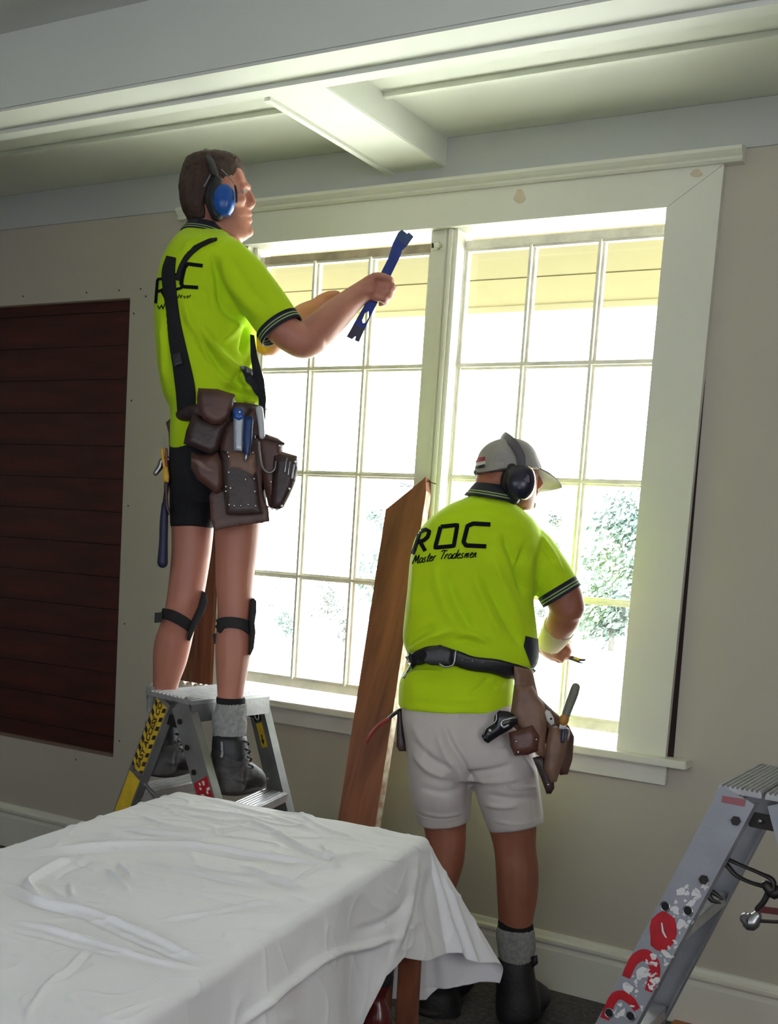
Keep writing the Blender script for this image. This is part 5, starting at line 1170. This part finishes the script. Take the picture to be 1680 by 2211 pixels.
def script(word, x, y, sz, slope, bv, parent, w=2.3, hy=19):
    bm = bmesh.new()
    for ch in word:
        for st_ in G[ch]:
            pts = [(x+px*sz+py*hy*.28, y+slope*(px*sz)-py*hy) for px, py in st_]
            S = smooth_path(pts, 3); ribbon(bm, bv, [tuple(p) for p in S], w, .0016, 0, 1, 3, 1)
        x += WD[ch]*sz; y += slope*WD[ch]*sz
    return obj('print_word', bm, M_print, parent)
script('Master', 891, 1218, 14.2, -.16, bv2, shirt2); script('Tradesmen', 949, 1208, 15.8, -.06, bv2, shirt2)
# ---- pale shorts
bm = bmesh.new()
rows(bm, [(872, 1500, 1108, 1505, D2, .140), (866, 1535, 1118, 1540, D2, .150), (872, 1590, 1136, 1595, D2, .162), (879, 1640, 1150, 1645, D2, .150), (884, 1672, 1156, 1676, D2+.01, .12)], n=40, ex=2.4)
limb(bm, [(948, 1610, D2+.02, 70, 1.65), (951, 1680, D2+.03, 68, 1.5), (956, 1735, D2+.05, 62, 1.3), (958, 1773, D2+.06, 57, 1.2)], n=28, caps=False)
limb(bm, [(1078, 1610, D2-.0, 74, 1.6), (1094, 1690, D2, 70, 1.5), (1108, 1750, D2, 65, 1.3), (1115, 1787, D2, 60, 1.2)], n=28, caps=False)
me = remesh(bm, .0055, 16)
FO = [([(955, 1560), (970, 1600), (1000, 1650), (1015, 1690)], 7, -.010), ([(945, 1580), (960, 1625), (985, 1665)], 8, .008), ([(1018, 1665), (1018, 1720), (1016, 1760)], 9, -.014), ([(895, 1600), (930, 1640), (975, 1660)], 7, -.007), ([(890, 1625), (925, 1662), (970, 1680)], 7, .007),
      ([(1010, 1672), (1060, 1665), (1110, 1650)], 7, -.007), ([(1020, 1685), (1070, 1688), (1130, 1680)], 6, .006), ([(1050, 1715), (1100, 1725), (1160, 1722)], 6, -.005), ([(1040, 1735), (1080, 1742), (1120, 1740)], 5, .005), ([(905, 1700), (960, 1712), (1005, 1700)], 7, -.004),
      ([(890, 1560), (905, 1600), (915, 1640)], 7, .004), ([(1100, 1600), (1130, 1640), (1160, 1680)], 7, .005), ([(1105, 1685), (1105, 1700), (1160, 1700)], 3, .004), ([(1155, 1715), (1160, 1750), (1158, 1775)], 5, -.004), ([(990, 1545), (1060, 1550)], 3, -.004), ([(905, 1752), (955, 1762), (1005, 1755)], 3, .003), ([(1058, 1770), (1110, 1780), (1165, 1772)], 3, .003)]
sculpt(me, [(p, w, h*1.35) for p, w, h in FO], .0032, 9, 5)
shorts2 = obj('shorts', me, mat('pale_shorts', srgb(196, 188, 184), .85, var=.04, bump=.12, bscale=300), pe2, smooth=True)
bs2 = bvh_of(wmesh(shorts2))
obj('pocket', PIL([(1100, 1684), (1162, 1690), (1174, 1700), (1178, 1750), (1172, 1778), (1150, 1780), (1128, 1776), (1106, 1770)], D2-.085, .03, .008, tilt=(.0016, 0)), mat('pale_shorts', (0, 0, 0)), shorts2, smooth=True) if False else None
for poly in ([(898, 1758), (930, 1770), (960, 1773), (1010, 1762)], [(1056, 1776), (1090, 1787), (1130, 1788), (1172, 1776)]):
    obj('hem', ribbon(bmesh.new(), bs2, poly, 3, .0015, .001), mat('pale_shorts', (0, 0, 0)), shorts2)
obj('seam', ribbon(bmesh.new(), bs2, [(992, 1530), (996, 1580), (1008, 1640), (1016, 1668)], 2.2, .001, .0008), mat('pale_shorts', (0, 0, 0)), shorts2)
# ---- sock and boots
sock([(1073, 2000, 1153, 2003, D2-.0, .048), (1071, 2020, 1155, 2022, D2, .054), (1074, 2040, 1156, 2042, D2, .056), (1076, 2058, 1153, 2060, D2, .053), (1080, 2078, 1150, 2080, D2, .050)], pe2, [(1076, 1986, 1150, 1992, D2, .046), (1075, 1996, 1152, 2001, D2, .048), (1076, 2004, 1152, 2008, D2, .047)])
sock([(912, 2000, 972, 2003, L2, .045), (910, 2040, 972, 2042, L2, .050), (912, 2070, 972, 2072, L2, .048)], pe2)
M_bboot = mat('black_boot', srgb(26, 25, 27), .55, var=.3, vscale=20, bump=.4, bscale=70)
def boot2(dx, d, parent, zf, k=1.0):
    f = lambda x, y: (dx+x*k, y)
    bm = bmesh.new()
    rows(bm, [(1076*k+dx, 2068, 1152*k+dx, 2068, d, .052), (1072*k+dx, 2095, 1154*k+dx, 2095, d, .056), (1072*k+dx, 2130, 1160*k+dx, 2130, d, .058), (1070*k+dx, 2160, 1166*k+dx, 2160, d, .060), (1070*k+dx, 2185, 1168*k+dx, 2186, d, .058), (1074*k+dx, 2200, 1160*k+dx, 2200, d, .052)], n=28)
    p0 = V(1115*k+dx, 2150, d); p0.z = .050; fw = Vector((-.06, .99, 0)).normalized()
    tube(bm, [p0+Vector((0, 0, .04)), p0+fw*.06+Vector((.006, 0, .03)), p0+fw*.11+Vector((.012, 0, .012)), p0+fw*.15+Vector((.014, 0, .002))], [.060, .062, .054, .044], n=18, flat=.95, ref=(0, 0, 1))
    me = remesh(bm, .005, 5)
    b = obj('boot', me, M_bboot, parent, smooth=True)
    q = Vector((p0.x, p0.y, .014))
    obj('sole', TUBE([q-fw*.03, q+fw*.05, q+fw*.12, q+fw*.16], [.046, .048, .050, .040], n=18, flat=.30, ref=(0, 0, 1)), M_sole, b, smooth=True)
    for s in (-1, 1): obj('pull_tab', PIL([(x*k+dx, y) for x, y in (((1070, 2066), (1082, 2070), (1080, 2090), (1068, 2086)) if s < 0 else ((1146, 2066), (1160, 2062), (1162, 2080), (1150, 2090)))], d-.035, .03, .004), M_bboot, b, smooth=True)
    for j in range(4):
        c = q+fw*(.03+.03*j)+Vector((0, 0, .10-.018*j)); sdv = Vector((fw.y, -fw.x, 0)); obj('lace', TUBE([c-sdv*.025, c+Vector((0, 0, .008)), c+sdv*.025], .003, n=7), M_lace, b, smooth=True)
    return b
boot2(0, D2, pe2, 0); boot2(-172, D2+.10, pe2, 0, 1.0)
# ---- cap
cap_c = mat('grey_cap_cloth', srgb(150, 146, 144), .9, var=.12, vscale=18, bump=.25, bscale=240)
bm = bmesh.new()
rows(bm, [(1078, 948, 1112, 947, D2+.02, .035), (1056, 956, 1136, 955, D2+.02, .065), (1038, 972, 1152, 970, D2+.02, .086), (1029, 994, 1162, 992, D2+.02, .094), (1025, 1014, 1168, 1006, D2+.02, .096), (1023, 1025, 1170, 1014, D2+.02, .096)], n=44)
me = remesh(bm, .004, 3); sculpt(me, [([(1085, 946), (1060, 970), (1048, 1015)], 3, -.0025), ([(1110, 946), (1130, 975), (1135, 1005)], 3, -.0025), ([(1060, 985), (1085, 978), (1105, 985)], 4, .003), ([(1070, 1000), (1090, 995)], 4, -.003), ([(1150, 975), (1160, 1000)], 4, .002)], .0012, 16)
cp = obj('cap', me, cap_c, pe2, smooth=True, label='faded grey baseball cap with a small striped flag patch')
bvc = bvh_of(wmesh(cp))
vs = []; NU, NW = 8, 12
nearc = smooth_path([tuple(V(1158, 1006, D2-.03)), tuple(V(1186, 1020, D2-.01)), tuple(V(1206, 1037, D2+.03)), tuple(V(1214, 1049, D2+.06))], 4)
farc = smooth_path([tuple(V(1154, 1062, D2+.13)), tuple(V(1180, 1058, D2+.13)), tuple(V(1202, 1054, D2+.10)), tuple(V(1214, 1050, D2+.065))], 4)
for lay in (0, 1):
    for i in range(NU+1):
        for j in range(NW+1):
            k = min(12, int(round(i*12/NU))); v = j/NW; p = Vector(nearc[k])*(1-v)+Vector(farc[k])*v
            vs.append(p+UV*(.016*math.sin(v*math.pi)*(1-.5*i/NU)-lay*.0045))
fs = []; o1 = (NU+1)*(NW+1)
for i in range(NU):
    for j in range(NW):
        a = i*(NW+1)+j; fs.append((a, a+1, a+NW+2, a+NW+1)); fs.append((a+o1+NW+1, a+o1+NW+2, a+o1+1, a+o1))
bd_ = [j for j in range(NW+1)]+[i*(NW+1)+NW for i in range(1, NU+1)]+[NU*(NW+1)+j for j in range(NW-1, -1, -1)]+[i*(NW+1) for i in range(NU-1, 0, -1)]
for a, b in zip(bd_, bd_[1:]+bd_[:1]): fs.append((b, a, a+o1, b+o1))
obj('brim', (vs, fs), cap_c, cp, smooth=True)
obj('cap_button', ball(bmesh.new(), 1092, 946, D2+.02, 6, 4, .008, n=10), cap_c, cp, smooth=True)
obj('hem_band', ribbon(bmesh.new(), bvc, [(1023, 1018), (1035, 1024), (1060, 1020), (1090, 1014), (1120, 1012)], 7, .0012, .001), mat('cap_band', srgb(84, 80, 80), .9), cp)
fl = obj('flag_patch', patch(bmesh.new(), bvc, [(1028, 990), (1049, 987), (1048, 1008), (1028, 1012)], .0010, 5), mat('flag_white', srgb(206, 200, 196), .8), cp, label='small patch striped red, white and black')
obj('red_stripe', patch(bmesh.new(), bvc, [(1028, 989), (1049, 986.5), (1049, 995), (1028, 999)], .0018, 5), mat('flag_red', srgb(150, 50, 56), .8), fl)
obj('black_stripe', patch(bmesh.new(), bvc, [(1028, 1007), (1048, 1002), (1048, 1009), (1028, 1013)], .0018, 5), mat('flag_black', srgb(46, 42, 44), .8), fl)
# ------------------------------------------------------------------ gear worn by the man in the cap
em2 = empty('earmuffs', V(1122, 1042, D2-.08), 'dark navy ear muffs worn over the grey cap', 'ear protection')
M_nvp = mat('navy_plastic', srgb(30, 28, 48), .28)
obj('cushion', limb(bmesh.new(), [(1104, 1014, D2-.060, 16), (1100, 1044, D2-.060, 20), (1108, 1074, D2-.060, 16)], n=18), M_black, em2, smooth=True)
bm = bmesh.new(); rows(bm, [(1108, 1006, 1142, 1006, D2-.085, .018), (1096, 1018, 1152, 1018, D2-.088, .028), (1090, 1040, 1156, 1042, D2-.09, .032), (1094, 1060, 1150, 1064, D2-.088, .028), (1106, 1077, 1138, 1078, D2-.085, .018)], n=28)
ec = obj('ear_cup', remesh(bm, .003, 5), M_nvp, em2, smooth=True)
obj('ear_cup', limb(bmesh.new(), [(1080, 1010, D2+.13, 24), (1080, 1040, D2+.13, 30), (1082, 1066, D2+.13, 24)], n=18), M_nvp, em2, smooth=True)
bve = bvh_of(wmesh(ec))
obj('rim', ribbon(bmesh.new(), bve, [(1140, 1008), (1151, 1018), (1155, 1040), (1149, 1062), (1136, 1076), (1120, 1079)], 2.5, .0008, .001), mat('chrome_rim', srgb(170, 160, 140), .25, .8), ec)
obj('paint_fleck', patch(bmesh.new(), bve, [(1130, 1036), (1136, 1030), (1139, 1024), (1143, 1028), (1143, 1042), (1136, 1041)], .0008, 4), mat('grey_fleck', srgb(90, 86, 104), .6), ec)
obj('paint_fleck', patch(bmesh.new(), bve, disc(1122, 1052, 4, 4, 0, 8), .0008, 4), mat('grey_fleck', (0, 0, 0)), ec)
obj('headband', TUBE([V(1126, 1010, D2-.092), V(1124, 985, D2-.094), V(1112, 962, D2-.080), V(1098, 948, D2-.045), V(1088, 941, D2+.01), V(1086, 942, D2+.06), V(1084, 960, D2+.11), V(1082, 1000, D2+.13)], .013, n=12, flat=.30, ref=UV), mat('grey_band', srgb(84, 80, 92), .6), em2, smooth=True)
# glove-liner bandage and snips
bm = limb(bmesh.new(), [(1209, 1352, D2+.055, 36), (1200, 1368, D2+.085, 33), (1190, 1384, D2+.125, 29.5), (1186, 1392, D2+.14, 27)], n=24, caps=False)
me = remesh(bm, .004, 3); sculpt(me, [([(1175, 1345), (1200, 1358), (1228, 1370)], 3, .002), ([(1170, 1360), (1190, 1372), (1215, 1385)], 3, -.002)], .0012, 25)
obj('wrist_wrap', me, mat('cream_wrap', srgb(176, 160, 142), .9, bump=.3), pe2, smooth=True)
sp_ = empty('pliers', V(1240, 1424, H2), 'small yellow and black tool held in the capped man\'s hand', 'tool')
obj('jaw', PIL([(1224, 1414), (1240, 1417), (1254, 1422), (1268, 1423), (1262, 1428), (1252, 1428), (1263, 1433), (1250, 1432), (1236, 1427), (1222, 1421)], H2-.01, .006, .002, 5, 5), mat('worn_tool', srgb(84, 82, 70), .5, .4), sp_)
obj('yellow_mark', PIL([(1240, 1417), (1252, 1422), (1250, 1427), (1238, 1422)], H2-.0125, .003, .001, 4, 4), M_yel, sp_)
# ---- tool belt
tb2 = empty('tool_belt', V(1100, 1450, D2-.15), 'black belt and brown leather pouches worn by the man in the grey cap', 'tool belt')
M_bb = mat('black_belt_leather', srgb(30, 30, 34), .4, var=.2, vscale=20, bump=.2, bscale=120)
bl = obj('belt', ribbon(bmesh.new(), bv2, [(884, 1434), (900, 1420), (940, 1409), (980, 1418), (1020, 1430), (1070, 1436), (1110, 1450), (1150, 1462)], [26, 30, 30, 30, 26, 26, 34, 34], .008, .006, step=5, across=4), M_bb, tb2, smooth=True)
bvl = bvh_of(wmesh(bl))
obj('belt_pad', PIL([(916, 1402), (950, 1392), (978, 1402), (976, 1432), (968, 1438), (930, 1436), (914, 1430)], D2-.164, .014, .004), M_bb, tb2, smooth=True)
obj('buckle', TUBE([V(984, 1406, D2-.172), V(979, 1434, D2-.172), V(962, 1440, D2-.172), V(950, 1434, D2-.170)], .003, n=8), M_steel, tb2, smooth=True)
rivets([(998, 1425, D2-.170), (1020, 1427, D2-.168), (1042, 1430, D2-.164)], tb2, r=.0018)
obj('clip', TUBE([V(886, 1440, D2-.09), V(880, 1450, D2-.06), V(872, 1462, D2-.06)], .004, n=8), M_steel, tb2, smooth=True)
P2 = D2-.175
obj('hanger', PIL([(1110, 1438), (1150, 1446), (1155, 1470), (1162, 1500), (1166, 1540), (1150, 1600), (1120, 1580), (1098, 1560), (1104, 1530), (1110, 1480)], P2+.03, .03, .010, tilt=(.0006, 0)), M_leather2, tb2, smooth=True)
m1_ = obj('main_pouch', PIL([(1112, 1480), (1150, 1480), (1162, 1502), (1176, 1520), (1182, 1560), (1178, 1600), (1176, 1636), (1160, 1630), (1140, 1600), (1120, 1570), (1104, 1545)], P2+.005, .05, .016), M_leather2, tb2, smooth=True)
m2_ = obj('small_pouch', PIL([(1098, 1582), (1120, 1575), (1150, 1566), (1165, 1590), (1160, 1622), (1140, 1630), (1112, 1632), (1102, 1612)], P2-.016, .04, .012), mat('red_brown_leather', srgb(92, 54, 46), .4, var=.3, vscale=14, bump=.3), tb2, smooth=True)
rivets([(1115, 1601, P2-.031), (1119, 1624, P2-.028), (1158, 1597, P2-.031)], m2_)
obj('long_sheath', PIL([(1150, 1636), (1176, 1630), (1196, 1680), (1197, 1702), (1190, 1714), (1180, 1714), (1168, 1680)], P2+.02, .03, .008), M_dleather, tb2, smooth=True)
m3_ = obj('chisel_pouch', PIL([(1186, 1570), (1204, 1568), (1226, 1592), (1224, 1610), (1214, 1650), (1202, 1688), (1190, 1690), (1174, 1662), (1178, 1610)], P2+.005, .05, .016), M_leather2, tb2, smooth=True)
obj('front_pouch', PIL([(1160, 1500), (1180, 1520), (1210, 1548), (1230, 1570), (1240, 1590), (1236, 1640), (1226, 1672), (1210, 1674), (1186, 1640), (1172, 1580)], P2+.05, .08, .014), M_leather, tb2, smooth=True)
rivets([(1184, 1694, P2+.008), (1213, 1574, P2-.010), (1196, 1668, P2-.006)], m3_)
obj('left_pouch', PIL([(858, 1535), (868, 1536), (872, 1580), (878, 1622), (862, 1622), (856, 1612), (857, 1570)], D2-.02, .06, .008), M_dleather, tb2, smooth=True)
# square in its black holder
sq = empty('black_holster', V(1080, 1570, P2-.02), 'black and chrome tool hanging over the seat of the pale shorts', 'tool')
sb = obj('holster_body', PIL([(1040, 1590), (1046, 1574), (1066, 1562), (1068, 1545), (1078, 1534), (1098, 1536), (1116, 1546), (1118, 1560), (1104, 1574), (1076, 1590), (1054, 1605), (1046, 1600)], P2-.012, .03, .010), mat('gloss_black', srgb(28, 28, 34), .25), sq, smooth=True)
obj('chrome_hook', TUBE([V(1114, 1549, P2-.034), V(1100, 1552, P2-.038), V(1086, 1556, P2-.038), V(1082, 1564, P2-.038), V(1088, 1570, P2-.038), V(1097, 1566, P2-.038)], .0045, n=10), M_steel, sq, smooth=True)
obj('chrome_edge', TUBE([V(1072, 1540, P2-.024), V(1070, 1558, P2-.026), V(1050, 1572, P2-.026), V(1044, 1586, P2-.024)], .0022, n=8), M_steel, sq, smooth=True)
rivets([(1058, 1578, P2-.026)], sq, r=.006)
# tools in the pouches
ch = empty('chisel', V(1215, 1570, P2), 'chisel with a grey-green handle standing up out of the leather pouch', 'chisel')
obj('handle', TUBE([V(1243, 1484, P2+.02), V(1238, 1500, P2+.02), V(1226, 1532, P2+.015), V(1219, 1553, P2+.01)], [.0125, .0135, .0125, .011], n=16), mat('grey_green_plastic', srgb(108, 112, 98), .5), ch, smooth=True)
obj('ring', TUBE([V(1219, 1551, P2+.01), V(1217, 1557, P2+.01)], [.0135, .0135], n=16, k=1), mat('ochre_ring', srgb(170, 120, 50), .5), ch, smooth=True)
obj('blade', BAR(V(1218, 1556, P2+.01), V(1208, 1600, P2), RV, .018, .004), M_steel, ch)
tg = empty('tag', V(1187, 1550, P2), 'small white oval tag clipped to the leather pouch beside the chisel', 'tag')
obj('tag_plate', PIL([(1176, 1538), (1180, 1532), (1188, 1536), (1196, 1550), (1197, 1562), (1190, 1566), (1181, 1556)], P2-.022, .005, .003, 4, 5), mat('white_plastic', srgb(200, 196, 190), .4), tg, smooth=True)
rivets([(1190, 1552, P2-.027)], tg, m=M_black)
sc2 = empty('screwdriver', V(1222, 1585, P2), 'short steel and blue tool beside the chisel in the leather pouch', 'tool')
obj('shank', TUBE([V(1217, 1576, P2-.012), V(1215, 1600, P2-.014)], .006, n=10, k=1), mat('steel_blue', srgb(60, 66, 84), .35, .5), sc2, smooth=True)
obj('clip', TUBE([V(1212, 1574, P2-.02), V(1222, 1573, P2-.02), V(1228, 1578, P2-.018), V(1226, 1598, P2-.016)], .0028, n=8), M_steel, sc2, smooth=True)
rh = empty('hand_tool', V(820, 1570, D2-.03), 'thin curved red handled tool sticking out behind the capped man\'s left hip', 'tool')
obj('grip', TUBE([V(791, 1604, D2-.05), V(800, 1586, D2-.05), V(818, 1566, D2-.04), V(838, 1553, D2-.03)], [.003, .0045, .005, .006], n=10), mat('red_grip', srgb(140, 40, 34), .45), rh, smooth=True)
obj('tang', TUBE([V(836, 1554, D2-.03), V(848, 1544, D2-.02), V(862, 1534, D2-.01)], [.006, .008, .009], n=10, flat=.6), M_black, rh, smooth=True)
